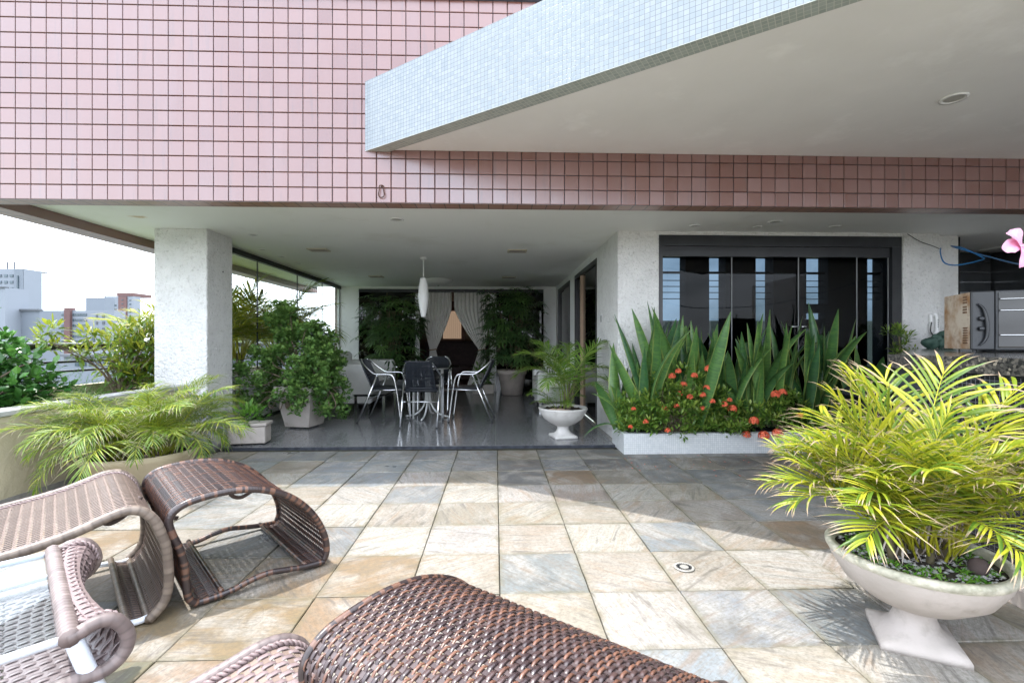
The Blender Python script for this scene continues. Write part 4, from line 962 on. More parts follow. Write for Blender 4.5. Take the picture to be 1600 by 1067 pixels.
rhapis('tall dense dark lady palm touching the ceiling in the clay pot', (.35, 9.95, .50), .66, .42, .15, 1.66, 300, 62)
t = thing('round_pot', 'dark round pot behind the white sofa', 'planter', (-2.15, 9.95, .021)); MB().lathe([(.2, 0), (.24, .3), (.22, .3), (.2, .26), (0, .26)], 28).build('body', 'pot_grey', t, True)
t = thing('round_pot', 'weathered clay pot under the tall lady palm', 'planter', (.35, 9.95, .021))
MB().lathe([(.2, 0), (.22, .02), (.285, .42), (.30, .43), (.31, .52), (.285, .525), (.27, .46), (0, .46)], 32).build('body', 'pot_clay', t, True)
t = thing('trough_planter', 'small pale trough at the back of the lounge beside the clay pot', 'planter', (-.23, 10.15, .021))
MB().cbox(-.26, .2, -.12, .12, 0, .2, .01).build('trough', 'pot_stone', t)
b = MB(); leafball(b, (-.05, 0, .4), .24, 160, .12, .05, rnd, .4); b.build('foliage', 'geranium_leaf', t)
b = MB()
for q in ((-.02, -.14, .62), (.06, -.15, .58), (-.05, -.14, .56)): leafball(b, q, .035, 16, .04, .035, rnd, .2)
b.build('white_blossom', 'paper', t)
# small planters at the marble edge on the left
t = thing('trough_planter', 'small pale trough standing on the granite edge behind the drooping palm', 'planter', (-2.68, 5.26, .021), radians(8))
MB().cbox(-.19, .19, -.1, .1, .015, .2, .008).build('trough', 'pot_stone', t); MB().cbox(-.205, .205, -.115, .115, .201, .235, .006).build('rim', 'pot_stone', t)
for x in (-.13, .13): MB().box(x - .03, x + .03, -.08, .08, 0, .0148).build('foot', 'black_frame', t)
b = MB(); leafball(b, (0, 0, .29), .17, 150, .07, .03, rnd, .3); b.build('foliage', 'fern_leaf', t)
t = thing('round_pot', 'grey round pot next to the small trough by the pillar', 'planter', (-3.0, 4.97, .0))
MB().lathe([(.14, 0), (.2, .1), (.22, .2), (.19, .33), (.2, .36), (.17, .36), (.16, .32), (0, .32)], 30).build('body', 'pot_grey', t, True)
b = MB(); leafball(b, (0, 0, .42), .17, 120, .09, .04, rnd, .3); b.build('foliage', 'geranium_leaf', t)

# ------------------------------------------------------------------ planter with snake plants and ixora
pl = thing('planter_box', 'low white mosaic planter in front of the black glass doors', 'planter', (1.29, 4.715, 0))
PLW = 3.3
MB().box(.0015, PLW, 0, .205, -.07, 0).build('front', 'mosaic_planter', pl, rot=(pi / 2, 0, 0))
MB().box(-.475, 0, 0, .2049, -.06, 0).build('side', 'mosaic_planter', pl, rot=(pi / 2, 0, -pi / 2))
bpy.data.objects['side'].location = (0, .002, 0)
MB().box(.061, PLW, .071, .475, 0, .17).build('soil', 'soil', pl)
def snake_mesh(h, w, bend, tw, seed):
    b = MB(); rnd = random.Random(seed); n = 14; vs = []; ed = []; p = Vector((0, 0, 0))
    for i in range(n + 1):
        u = i / n; wd = w * (.62 + 1.0 * u if u < .38 else 1.0 - ((u - .38) / .62) ** 2.6) if i < n else .002
        wd = w * min(1, .62 + 1.0 * u) * (1 if u < .45 else max(.03, 1 - ((u - .45) / .55) ** 2.4))
        a = tw * u; lean = bend * u ** 1.6; p = p + Vector((sin(lean), 0, cos(lean))) * (h / n)
        s = Vector((-sin(a) * cos(lean), cos(a), sin(a) * sin(lean))); nn = Vector((cos(lean) * cos(a), sin(a), -sin(lean) * cos(a)))
        for k in (-1, -.86, -.4, 0, .4, .86, 1): vs.append(tuple(p + s * wd * .5 * k - nn * wd * .22 * (1 - k * k))); ed.append(abs(k))
    fs = [(i * 7 + k, i * 7 + k + 1, i * 7 + k + 8, i * 7 + k + 7) for i in range(n) for k in range(6)]
    b.add(vs, fs, edge=ed); me = b.mesh('leaf', True); me.materials.append(MAT['snake_leaf']); return me
SN = [snake_mesh(1.0, .115, bn, tw, i) for i, (bn, tw) in enumerate(((.05, .3), (.2, -.4), (.45, .3), (.12, .7), (.8, -.4), (.15, -.8)))]
SN.append(snake_mesh(1.0, .13, 1.5, .3, 9))
rnd = random.Random(15)
def clump(x, y, n, h0, h1, lab, dirs=None, mesh=None):
    t = thing('snake_plant', lab, 'snake plant', (1.29 + x, 4.715 + y, .16), 0, 'snake plants in the planter')
    for i in range(int(n * 1.05)):
        a = rnd.choice((pi / 2, -pi / 2, -pi / 2)) + rnd.gauss(0, .75); h = rnd.uniform(h0, h1)
        k = rnd.choice((0, 1, 1, 3, 5, 2, 2, 4)) if mesh is None else rnd.choice(mesh)
        obj('leaf', SN[k], t, (rnd.uniform(-.1, .1), rnd.uniform(-.08, .08), 0), (rnd.gauss(0, .16), rnd.uniform(-.06, .2), a), (rnd.uniform(.85, 1.15), rnd.uniform(.85, 1.15), h))
for (x, n, h0, h1, lab, mesh) in ((.10, 8, .45, .95, 'short snake plant at the corner of the planter by the lounge', None), (.32, 12, .85, 1.3, 'tall snake plant in front of the white wall pillar', None), (.58, 12, .85, 1.36, 'tall snake plant just right of the white wall pillar', None), (.82, 11, .8, 1.3, 'snake plant behind the red flowering bush', None), (1.05, 11, .7, 1.12, 'snake plant with yellow edged leaves behind the flowering bush', None), (1.3, 12, .7, 1.14, 'snake plant right of the main flowering bush', None), (1.52, 12, .75, 1.34, 'snake plant below the door handles', None), (1.78, 12, .7, 1.18, 'snake plant in the middle right of the planter', None), (2.05, 12, .7, 1.18, 'snake plant above the single red flower head', None), (2.3, 11, .7, 1.36, 'snake plant with one very tall leaf near the right door pane', None), (2.6, 10, .6, .98, 'snake plant leaning right near the end of the planter', (1, 2, 4)), (2.85, 9, .55, .9, 'outermost leaning snake plant beside the dark padded seat', (2, 4, 6))):
    clump(x, .27 + rnd.uniform(-.06, .06), n, h0, h1, lab, None, mesh)
t = bpy.data.objects['snake_plant']
obj('leaf', SN[6], t, (-.04, -.1, .02), (0, .9, 3.35), (.6, .6, .42)); obj('leaf', SN[4], t, (-.03, -.1, .02), (0, .25, 3.2), (.8, .8, .5))
def ixora(lab, c, rad, nb, heads, seed):
    t = thing('ixora_bush', lab, 'bush', c, 0, 'red flowering bushes'); rnd = random.Random(seed); b = MB(); s_ = MB(); tips = []
    for i in range(nb):
        a = rnd.uniform(0, 6.28); u = sqrt(rnd.random()); x = rad[0] * u * cos(a); y = rad[1] * u * sin(a); z = rnd.uniform(.03, rad[2] * (1 - .6 * u * u)); tips.append((x, y, z))
        for k in range(2): leafball(b, Vector((x, y, z)) + Vector((rnd.uniform(-.05, .05), rnd.uniform(-.05, .05), rnd.uniform(-.03, .05))), .045, 15, .052, .022, rnd, .2, .35, 2)
    b.build('foliage', 'ixora_leaf', t); branchy(s_, (0, 0, -.02), tips[::3], rnd, .006); s_.build('stems', 'bark', t)
    for (x, y, z, r) in heads:
        f = MB(); rn = random.Random(int(x * 1000) + seed)
        for k in range(46):
            th = rn.uniform(0, 6.28); ph_ = math.acos(rn.uniform(-.25, 1)); d = Vector((sin(ph_) * cos(th), sin(ph_) * sin(th), cos(ph_))); c0 = Vector((0, 0, 0)) + d * r; sx = d.orthogonal().normalized(); sy = d.cross(sx); q = rn.uniform(0, 1.5)
            for m in range(4):
                an = q + m * pi / 2; e = sx * cos(an) + sy * sin(an); g_ = sx * -sin(an) + sy * cos(an); L2 = r * .42
                f.add([tuple(c0), tuple(c0 + e * L2 * .5 + g_ * L2 * .28 + d * .002), tuple(c0 + e * L2 + d * -.001), tuple(c0 + e * L2 * .5 - g_ * L2 * .28 + d * .002)], [(0, 1, 2, 3)])
        f.build('flower_head', 'red_petal', t, loc=(x, y, z))
    return t
H1 = []
for (px, py, r) in ((1108, 577, .042), (1085, 587, .032), (1068, 601, .033), (1050, 588, .035), (1105, 606, .035), (1098, 617, .03), (1062, 615, .028), (1078, 620, .03), (1038, 638, .03), (1057, 634, .026), (1113, 627, .028), (1132, 632, .032), (1097, 638, .028), (1009, 658, .026), (1043, 672, .028), (990, 638, .022), (985, 666, .022), (1060, 580, .03), (1140, 625, .024)):
    a = (px - 800) / 740; y_ = 4.64 + (677 - py) * .0009; H1.append((((a * .99939 + .0349) / (.99939 - a * .0349)) * y_, y_, 1.133 + (533.5 - py) / 740 * y_ * 1.02, r))
ixora('bushy red flowering shrub at the left end of the white planter', (1.86, 4.86, .17), (.60, .22, .74), 200, [(x - 1.86, y - 4.86, z - .17, r) for x, y, z, r in H1], 5)
H2 = [(1.50 + .20, -.06, .28, .045), (1.95 - .25, -.1, .07, .03)]
ixora('small flowering shrub in the middle of the white planter with one red head', (2.42, 4.82, .17), (.20, .14, .36), 30, [(-.03, -.12, .28, .042)], 6)
ixora('low red flowering shrub half hidden behind the yellow palm', (2.98, 4.84, .17), (.46, .18, .46), 60, [(-.13, -.12, .42, .045), (-.06, -.12, .44, .04), (-.38, -.16, .16, .045), (-.30, -.2, .02, .05), (-.16, -.2, .04, .05), (.1, -.15, .2, .04), (-.45, -.15, .02, .04)], 7)
sh = thing('young_shrub', 'slim bright green shrub against the right door jamb', 'bush', (4.42, 5.02, .1))
b = MB(); rnd = random.Random(3)
for i in range(60): leafball(b, (rnd.uniform(-.1, .1), rnd.uniform(-.1, .1), rnd.uniform(.4, 1.18)), .05, 14, .055, .02, rnd, .2, .4, 2)
b.build('foliage', 'ixora_leaf', sh); MB().tube([(0, 0, -.1), (.02, 0, .6), (0, .02, 1.1)], .008, 6).build('stem', 'bark', sh)
b = MB(); rnd = random.Random(12)
for i in range(34):
    x, y, a = rnd.uniform(1.2, 2.9), rnd.uniform(3.9, 4.66), rnd.uniform(0, 6.28); s = rnd.uniform(.008, .014)
    b.add([(x + s * cos(a), y + s * sin(a), .004), (x - s * .5 * sin(a), y + s * .5 * cos(a), .006), (x - s * cos(a), y - s * sin(a), .004), (x + s * .5 * sin(a), y - s * .5 * cos(a), .006)], [(0, 1, 2, 3)])
tag(b.build('fallen_petals', 'red_petal', None), 'tiny red petals fallen on the slabs before the planter', 'petals', kind='stuff')
ds = thing('padded_seat', 'dark grey padded seat behind the yellow palm', 'seat', (3.80, 4.36, 0), radians(6))
MB().cbox(-.34, .34, -.3, .3, .56, .69, .045).build('cushion', 'dark_stone', ds, True); MB().cbox(-.31, .31, -.27, .27, .05, .559, .02).build('base', 'dark_stone', ds)
for x in (-.25, .25):
    for y in (-.2, .2): MB().box(x - .025, x + .025, y - .025, y + .025, -.003, .049).build('foot', 'black_frame', ds)
t = thing('round_pot', 'white rounded pot at the end of the planter behind the padded seat', 'planter', (4.28, 4.95, 0))
MB().lathe([(.14, 0), (.2, .2), (.22, .45), (.19, .72), (.2, .75), (.16, .74), (0, .7)], 28).build('body', 'pot_white', t, True)

# ------------------------------------------------------------------ plants in the bed on the left
def shrub(name, lab, c, blobs, mat, ll, lw, per, seed, stems=True, nseg=2, droop=.25, up=.2):
    t = thing(name, lab, 'shrub', c); rnd = random.Random(seed); b = MB(); s_ = MB(); tips = []
    for (x, y, z, r, n) in blobs:
        for i in range(n):
            a = rnd.uniform(0, 6.28); e = math.acos(rnd.uniform(-1, 1)); u = rnd.random() ** .4
            q = Vector((x + r * u * sin(e) * cos(a), y + r * u * sin(e) * sin(a), z + r * u * cos(e))); leafball(b, q, .07, per, ll, lw, rnd, droop, up, nseg); tips.append(tuple(q))
    b.build('foliage', mat, t)
    if stems: branchy(s_, (0, 0, -.05), tips[::4], rnd, .011); s_.build('stems', 'bark', t)
    return t
shrub('glossy_shrub', 'glossy dark green shrub in the planter at the left edge', (-3.85, 3.45, .5), [(0, -.35, .3, .36, 70), (.05, .15, .35, .36, 80), (.05, .5, .3, .28, 55), (0, .2, .55, .2, 25), (.12, .3, .1, .22, 30)], 'shrub_leaf', .075, .055, 9, 1)
sp = shrub('pleomele_shrub', 'yellow green leafy shrub with arching branches behind the pillar', (-4.12, 5.35, .5), [(.05, .15, .62, .24, 36), (.1, .05, .42, .30, 45), (0, -.35, .58, .16, 12), (-.05, -.75, .66, .11, 8), (.08, .55, .80, .26, 36), (.1, .1, .25, .25, 24)], 'pleomele_leaf', .095, .028, 12, 2, True, 3, .4, .3)
fe = thing('asparagus_fern', 'bright feathery fern in the planter below the railing', 'fern', (-3.78, 4.28, .5)); b = MB(); rnd = random.Random(8)
for i in range(120):
    a = rnd.uniform(0, 6.28); e = rnd.uniform(.35, 1.35); L_ = rnd.uniform(.25, .48); p = Vector((rnd.uniform(-.1, .1), rnd.uniform(-.2, .2), 0)); d = Vector((cos(a) * cos(e), sin(a) * cos(e) * 1.4, sin(e)))
    for k in range(26):
        q = p + d * (L_ * k / 25) + Vector((0, 0, -.16 * (k / 25) ** 2 * cos(e)))
        if k < 4: continue
        for m in range(3):
            dv = Vector((rnd.uniform(-1, 1), rnd.uniform(-1, 1), rnd.uniform(-.3, .8))).normalized() * rnd.uniform(.025, .05) * (1.2 - .6 * k / 25); sd = dv.cross(d); sd = sd.normalized() * .0022 if sd.length > 0 else Vector((.002, 0, 0))
            b.add([tuple(q + sd), tuple(q - sd), tuple(q + dv)], [(0, 1, 2)], tint=rnd.random(), along=0.0)
b.build('foliage', 'fern_leaf', fe)
vn = thing('vine_tendril', 'thin climbing tendril rising against the sky at the left edge', 'vine', (-4.1, 3.9, .9))
vp = smooth_path([(0, .55, -.05), (0, .30, .2), (.02, .12, .38), (-.02, .0, .62), (.0, -.04, .85), (.01, .02, .98)], 5)
MB().tube(vp, .004, 5).build('stem', 'cane', vn); b = MB()
for p in vp[8::4]: leafball(b, tuple(p), .05, 9, .05, .035, rnd, .2)
b.build('leaves', 'shrub_leaf', vn)
for i, (y, s, lab) in enumerate(((6.6, 1.75, 'yellow green palm outside the glass wall, nearest the pillar'), (7.7, 2.0, 'yellow green palm outside the glass wall behind the bush'), (9.0, 1.9, 'yellow green palm outside the glass wall at the back'))):
    pt = thing('areca_palm', lab, 'palm', (-4.1, y, .5), 0, 'palms outside the glass wall'); pt.location.z = .85; MB().tube([(0, 0, -.4), (.02, 0, .1)], .05, 8).build('trunk', 'cane', pt, True); palm(pt, GM if i == 2 else AM, 26, .12, 0, (-.1, .7), s, 70 + i)
shrub('yellow_shrub', 'yellow flowering shrub outside the first glass panel', (-3.95, 6.05, .5), [(0, 0, .5, .34, 50), (-.1, .5, .75, .25, 30)], 'pleomele_leaf', .08, .04, 9, 14)

# ------------------------------------------------------------------ woven loungers
def profile(pts, step=.004):
    return resample(smooth_path([(x, 0, z) for x, z in pts], 8), step)
def wrapped(b, pts, r, pitch, seed, two=True, seg=10, lo=.0, hi=1.0, bands=None):
    P2 = resample([Vector(p) for p in pts], pitch / 4); rnd = random.Random(seed); rs = []; tn = []; cur = .3; n = len(P2)
    for i in range(n):
        if i % 4 == 0: cur = (rnd.choice((.0, .0, .05, .9, 1.0)) if bands else rnd.uniform(.45, 1.0))
        rs.append(r * (1.0 + .03 * (1 - (i % 4) / 3.0) - .01)); tn.append(cur if bands or i % 4 != 3 else cur * .6)
    step = (P2[1] - P2[0]).length or .01
    b.tube(P2, rs, seg, tintf=lambda l, tn=tn, st=step: tn[min(len(tn) - 1, int(l / st + .5))])
def strand_mesh(prof, rp, width, thick, amp, phase, mats, bias=.42):
    # one strand following the profile, passing over and under the cross ribs
    b = MB(); n = len(prof); s = 0.0; vs = []; fs = []; tt = []
    for i in range(n):
        if i: s += (prof[i] - prof[i - 1]).length
        T = (prof[min(n - 1, i + 1)] - prof[max(0, i - 1)]).normalized(); N = Vector((-T.z, 0, T.x)); N = -N if False else N
        w_ = (cos(pi * s / rp + phase * pi) + bias) * 1.5; k = amp * max(-1, min(1, w_))
        q = prof[i] + N * k
        vs += [tuple(q + Vector((0, -width * .5, 0))), tuple(q + N * thick * .9 + Vector((0, -width * .22, 0))), tuple(q + N * thick * .9 + Vector((0, width * .22, 0))), tuple(q + Vector((0, width * .5, 0))), tuple(q - N * thick * .6)]
        tt += [.5 + .5 * sin(s * 31 + phase * 2)] * 5
    for i in range(n - 1):
        for k in range(5): a = i * 5 + k; c = i * 5 + (k + 1) % 5; fs.append((a, c, c + 5, a + 5))
    b.add(vs, fs, tint=tt); return b
def ribs(prof, rp, y0, y1, width, thick, warp=None, ny=1):
    b = MB(); s = 0; nxt = 0.0; n = len(prof); rnd = random.Random(3)
    for i in range(1, n):
        s += (prof[i] - prof[i - 1]).length
        if s < nxt: continue
        nxt += rp; T = (prof[min(n - 1, i + 1)] - prof[i - 1]).normalized(); N = Vector((-T.z, 0, T.x)); q = prof[i]; vs = []
        for j in range(ny + 1):
            y = y0 + (y1 - y0) * j / ny; c = warp(q, j / ny) if warp else q
            for a, d in ((-1, -1), (1, -1), (1, 1), (-1, 1)): vs.append(tuple(c + T * width * .5 * a + N * thick * .5 * d + Vector((0, y, 0))))
        fs = [(j * 4 + k, j * 4 + (k + 1) % 4, j * 4 + 4 + (k + 1) % 4, j * 4 + 4 + k) for j in range(ny) for k in range(4)]
        b.add(vs, fs, tint=rnd.random())
    return b
ARCH = [(.09, .036), (.05, .02), (.0, .017), (-.03, .05), (-.04, .126), (-.045, .193), (-.061, .264), (-.088, .336), (-.099, .384), (-.091, .415), (-.067, .438), (-.034, .453), (.022, .463), (.092, .468), (.166, .464), (.243, .449), (.325, .416), (.389, .376), (.455, .314), (.509, .239), (.548, .149), (.558, .075), (.545, .03), (.50, .018), (.45, .034)]
RUN = [(.545, .02), (.46, .024), (.374, .036), (.284, .05), (.204, .042), (.141, .026), (.08, .019), (.0, .018)]
def ottoman(label, loc, ang_, sc, pitch, rp, over=False, cop=3):
    t = thing('wicker_ottoman', label, 'ottoman', loc, ang_, 'woven terrace loungers'); t.scale = (sc,) * 3; Wd_ = .72
    pf = profile(ARCH, .0042)
    rail = [Vector((x, 0, z)) for x, z in ARCH[2:-2]]
    for k, y in enumerate((0.0, Wd_)):
        b = MB(); wrapped(b, [p + Vector((0, y, 0)) for p in smooth_path(rail, 8)], .0155 if not over or k == 0 else .009, .012, 5 + k, bands=True); b.build('side_rail', 'wrap_dark', t, True)
        b = MB(); wrapped(b, [p + Vector((0, y, 0)) for p in smooth_path([(x, 0, z) for x, z in RUN], 8)], .0135, .010, 15 + k, bands=True); b.build('runner', 'wrap_dark', t, True)
    for (x, z) in ((.09, .036), (.45, .034), (.0, .017), (.545, .024)):
        b = MB(); wrapped(b, [(x, 0, z), (x, Wd_, z)], .011, .012, 9, bands=True); b.build('cross_bar', 'wrap_dark', t, True)
    for x0, x1, dz in ((.17, .33, .075), (-.085, .0, .07)):
        z0 = .44 if x0 > 0 else .40
        for y in (.22,): MB().tube(smooth_path([(x0, y, z0), (x0 + .01, y, z0 - dz * .7), (x0 + .05, y, z0 - dz), (x1 - .06, y, z0 - dz * .75), (x1, y, z0 - .03 if x0 > 0 else z0 + .03)], 5), .009, 8, tint=.4).build('under_brace', 'wicker_under', t, True)
    ms = {}
    for kind, (w_, th, mt) in {'d': (pitch * .97, .0020, 'wicker_dark'), 'c': (pitch * .70, .0026, 'wicker_copper')}.items():
        for ph_ in (0, 1):
            me = strand_mesh(pf, rp, w_, th, .0030, ph_, None).mesh('strand', True); me.materials.append(MAT[mt]); ms[kind, ph_] = me
    n = int((Wd_ - .02) / pitch); ext = .012 if over else 0.0
    for i in range(n):
        obj('strand', ms['c' if i % cop == 1 or (i % 11 == 3) else 'd', i % 2], t, (0, .012 + (i + .5) * (Wd_ - .024 + ext) / n, 0))
    ribs(pf, rp, .004, Wd_ - .004 + ext, rp * .6, .0014).build('cross_ribs', 'wicker_rib', t, kind='stuff')
    return t
ottoman('dark brown and copper woven arch ottoman standing near the left palm', (-1.273, 2.068, 0), atan2(.668, .745), 1.0, .0105, .030, False, 4)
ottoman('large dark brown and copper woven ottoman in front, cut by the lower edge', (.236, .664, 0), atan2(.785, .62), 1.05, .0118, .0195, True, 3)

def weave_panel(t, prof_pts, y0, y1, pitch, rp, wfrac, mats, amp=.0035, ribw=.5, warp=None, step=.006, nm='woven_seat', bias=.42):
    pf = resample(smooth_path([(x, 0, z) for x, z in prof_pts], 8), step); n = int((y1 - y0) / pitch); b = MB()
    for i in range(n):
        y = y0 + (i + .5) * (y1 - y0) / n; u = (i + .5) / n
        pp = [warp(p, u) for p in pf] if warp else pf
        s = strand_mesh(pp, rp, pitch * wfrac, .0018, amp, i % 2, None, bias); tv = R.random()
        o = len(b.v); b.add([(v[0], v[1] + y, v[2]) for v in s.v], s.f, tint=[min(1, max(0, .5 * a + .5 * tv)) for a in s.a['tint']])
    b.build(nm, mats[0], t, True, kind='stuff')
    ribs(pf, rp, y0, y1, rp * ribw, .0018, warp, 8 if warp else 1).build('cross_ribs', mats[1], t, kind='stuff')
def braid(b, pts, r, seed):
    P2 = resample([Vector(p) for p in pts], .006); n = len(P2)
    for k in range(2):
        q = []
        for i, p in enumerate(P2):
            T = (P2[min(n - 1, i + 1)] - P2[max(0, i - 1)]).normalized(); N = Vector((-T.z, 0, T.x)); a = i * .006 / .030 * 2 * pi + k * pi
            q.append(p + N * (r * .8 * sin(a)) + Vector((0, r * cos(a), 0)))
        b.tube(q, r * .8, 5, tint=.2 + .5 * k)
CH = [(-.07, .036), (-.03, .02), (0, .017), (.04, .055), (.06, .1), (.066, .16), (.064, .223), (.058, .29), (.045, .34), (.022, .405), (-.015, .453), (-.055, .47), (-.103, .466), (-.159, .447), (-.229, .424), (-.312, .406), (-.405, .392), (-.6, .365), (-.8, .35), (-.95, .37), (-1.1, .46), (-1.25, .6), (-1.4, .75)]
ca = thing('wicker_chaise', 'grey brown woven chaise longue along the left with a curved foot end', 'lounger', (-1.39, 1.949, 0), atan2(.668, .745), 'woven terrace loungers')
for k, y in enumerate((0.0, .74)):
    b = MB(); wrapped(b, [p + Vector((0, y, 0)) for p in smooth_path([(x, 0, z) for x, z in CH[2:]], 8)], .0185, .028, 25 + k); b.build('side_rail', 'wrap_grey', ca, True)
    b = MB(); braid(b, [p + Vector((0, y + (.028 if k == 0 else -.03), .004)) for p in smooth_path([(x, 0, z) for x, z in CH[6:]], 8)], .006, k); b.build('braid', 'wicker_mauve', ca, True)
    MB().tube(smooth_path([(0, abs(y - .02), .02), (-.04, abs(y - .02), .016), (-.12, abs(y - .02), .03), (-.3, abs(y - .02), .034), (-.6, abs(y - .02), .024), (-1.0, abs(y - .02), .03), (-1.25, abs(y - .02), .55)], 6), .0125, 10).build('runner', 'white_metal', ca, True)
for x, z in ((-.07, .036), (0, .017)):
    b = MB(); wrapped(b, [(x, 0, z), (x, .74, z)], .013, .02, 33); b.build('cross_bar', 'wrap_grey', ca, True)
for y in (.24,): MB().tube(smooth_path([(-.14, y, .44), (-.135, y, .39), (-.1, y, .365), (-.04, y, .40), (0, y, .455)], 5), .010, 8, tint=.5).build('under_brace', 'wicker_under', ca, True)
weave_panel(ca, CH[::-1], .018, .722, .0115, .036, 1.0, ('wicker_grey', 'wicker_rib'), .003, .8)

tb_ = thing('wicker_table', 'glass topped mauve woven side table with scrolled end at the lower left', 'table', (-1.004, 1.147, 0), atan2(.70, .71), 'woven terrace loungers')
SC = [(0.0, .436), (.025, .443), (.051, .452), (.081, .447), (.104, .418), (.112, .381), (.099, .350), (.069, .330), (.028, .328), (-.02, .33), (-.2, .325), (-.45, .318), (-.9, .31)]
for k, y in enumerate((0.0, .65)):
    b = MB(); wrapped(b, [p + Vector((0, y, 0)) for p in smooth_path([(x, 0, z) for x, z in SC], 8)], .0165, .022, 45 + k); b.build('scroll_rail', 'wrap_mauve', tb_, True)
    MB().tube([(-.9, y, .437), (-.012, y, .437)], .0105, 10).build('frame_tube', 'white_metal', tb_, True)
    MB().tube(smooth_path([(.012, abs(y - .01), .425), (.03, abs(y - .01), .36), (.055, abs(y - .01), .28), (.10, abs(y - .01), .1), (.12, abs(y - .01), 0)], 4), .0185, 12).build('leg', 'white_metal', tb_, True)
    MB().tube([(-.82, abs(y - .01), .43), (-.86, abs(y - .01), 0)], .0185, 12).build('leg', 'white_metal', tb_, True)
b = MB(); wrapped(b, [(0.004, -.012, .44), (0.004, .662, .44)], .021, .02, 47); b.build('cross_bar', 'wrap_mauve', tb_, True)
MB().cbox(-.88, -.018, .016, .634, .434, .442, .001).build('glass_top', 'glass_table', tb_)
pinch = lambda p, u: Vector((p.x * (1 - .52 * sin(pi * u) ** .8) if p.x > 0 else p.x, p.y, p.z + (.02 * sin(pi * u) if p.x > .03 and p.z < .4 else 0)))
weave_panel(tb_, SC[1:], .014, .636, .0165, .026, 1.02, ('wicker_mauve', 'wicker_mauve'), .0032, .95, pinch, .005, bias=0.0)
for k, y in enumerate((.026, .624)):
    b = MB(); braid(b, [p + Vector((0, y, .006)) for p in smooth_path([(x, 0, z) for x, z in SC[1:6]], 8)], .006, k); b.build('braid', 'wicker_mauve', tb_, True)

ar = thing('wicker_chaise', 'rounded mauve wicker chaise end peeping in beside the large ottoman', 'lounger', (-.452, 1.139, 0), radians(40), 'woven terrace loungers')
LO = [(.06, .018), (.085, .08), (.098, .15), (.097, .21), (.075, .262), (.04, .292), (0, .303), (-.05, .300), (-.12, .284), (-.25, .26), (-.45, .245), (-.8, .24)]
for k, y in enumerate((0.0, .25)):
    b = MB(); wrapped(b, [p + Vector((0, y, 0)) for p in smooth_path([(x, 0, z) for x, z in LO], 8)], .0175, .024, 65 + k); b.build('side_rail', 'wrap_mauve', ar, True)
    b = MB(); braid(b, [p + Vector((0, y + (.026 if k == 0 else -.028), .006)) for p in smooth_path([(x, 0, z) for x, z in LO[2:]], 8)], .0065, k); b.build('braid', 'wicker_mauve', ar, True)
b = MB(); wrapped(b, [(.06, 0, .018), (.06, .25, .018)], .013, .02, 66); b.build('cross_bar', 'wrap_mauve', ar, True)
MB().tube([(.05, .02, .016), (-.8, .02, .016), (-.8, .02, .23)], .012, 8).build('runner', 'white_metal', ar, True); MB().tube([(.05, .23, .016), (-.8, .23, .016), (-.8, .23, .23)], .012, 8).build('runner', 'white_metal', ar, True)
weave_panel(ar, LO[::-1], .016, .234, .021, .024, .9, ('wicker_mauve', 'wicker_grey'), .0034, .7, None, .005)

# ------------------------------------------------------------------ bistro set
def bistro(label, loc, rz):
    t = thing('bistro_chair', label, 'chair', loc, rz, 'aluminium chairs around the round table'); hw = .23
    for k, s in enumerate((-1, 1)):
        MB().tube(smooth_path([(.60, s * hw, 0), (.555, s * (hw + .005), .35), (.52, s * (hw + .01), .56), (.49, s * (hw + .015), .64), (.44, s * (hw + .02), .665), (.30, s * (hw + .02), .665), (.22, s * (hw + .01), .68), (.10, s * (hw - .02), .77), (.03, s * (hw - .07), .84), (.01, s * (hw - .13), .86)], 4), .0125, 9).build('arm_and_front_leg', 'aluminium', t, True)
        MB().tube([(.0, s * (hw + .005), 0), (.275, s * (hw + .012), .655)], .0125, 9).build('rear_leg', 'aluminium', t, True)
        MB().tube([(.21, s * hw, .445), (.60, s * (hw - .015), .455)], .010, 8).build('seat_rail', 'aluminium', t, True)
        MB().lathe([(.014, 0), (.014, .012)], 10).build('foot_cap', 'black_frame', t, loc=(.60, s * hw, -.001)); MB().lathe([(.014, 0), (.014, .012)], 10).build('foot_cap', 'black_frame', t, loc=(0, s * (hw + .005), -.001))
    MB().tube([(.135, -hw, .325), (.135, hw, .325)], .008, 8).build('stretcher', 'aluminium', t, True)
    b = MB(); N_ = 26
    pf = smooth_path([(.01, 0, .862), (.03, 0, .80), (.08, 0, .68), (.135, 0, .57), (.175, 0, .48), (.20, 0, .445)], 5)
    for i in range(N_):
        u = (i + .5) / N_ * 2 - 1; hw2 = lambda z: .155 + .035 * (1 - (z - .44) / .42)
        b.tube([(p.x - .03 * (1 - u * u) * min(1, (p.z - .44) / .2), u * hw2(p.z), p.z) for p in pf], .0062, 4, tint=R.random())
    for z in (.855, .66, .62, .50, .47):
        x = .01 + (.86 - z) * .45; b.tube([(x - .03 * (1 - (k / 8 * 2 - 1) ** 2), (k / 8 * 2 - 1) * .18, z) for k in range(9)], .0095, 6, tint=.2)
    for s in (-1, 1): b.tube([(p.x + .005, s * (.160 + .035 * (1 - (p.z - .44) / .42)), p.z) for p in pf], .011, 6, tint=.2)
    b.build('back_weave', 'black_rattan', t, True)
    b = MB().cbox(.17, .60, -.215, .215, .449, .475, .012, tint=.3)
    for i in range(20): b.box(.175 + i * .0212, .175 + i * .0212 + .017, -.212, .212, .475, .4785, tint=R.random())
    b.build('seat', 'black_rattan', t)
    return t
F_ = .021
c0 = bistro('aluminium chair with black woven back turned towards the viewer', (-.985, 6.09, F_), radians(88))
bistro('aluminium chair with black seat on the left of the round table facing right', (-1.86, 6.76, F_), radians(-5))
bistro('aluminium chair with black seat on the right of the round table facing left', (-.03, 6.72, F_), radians(177))
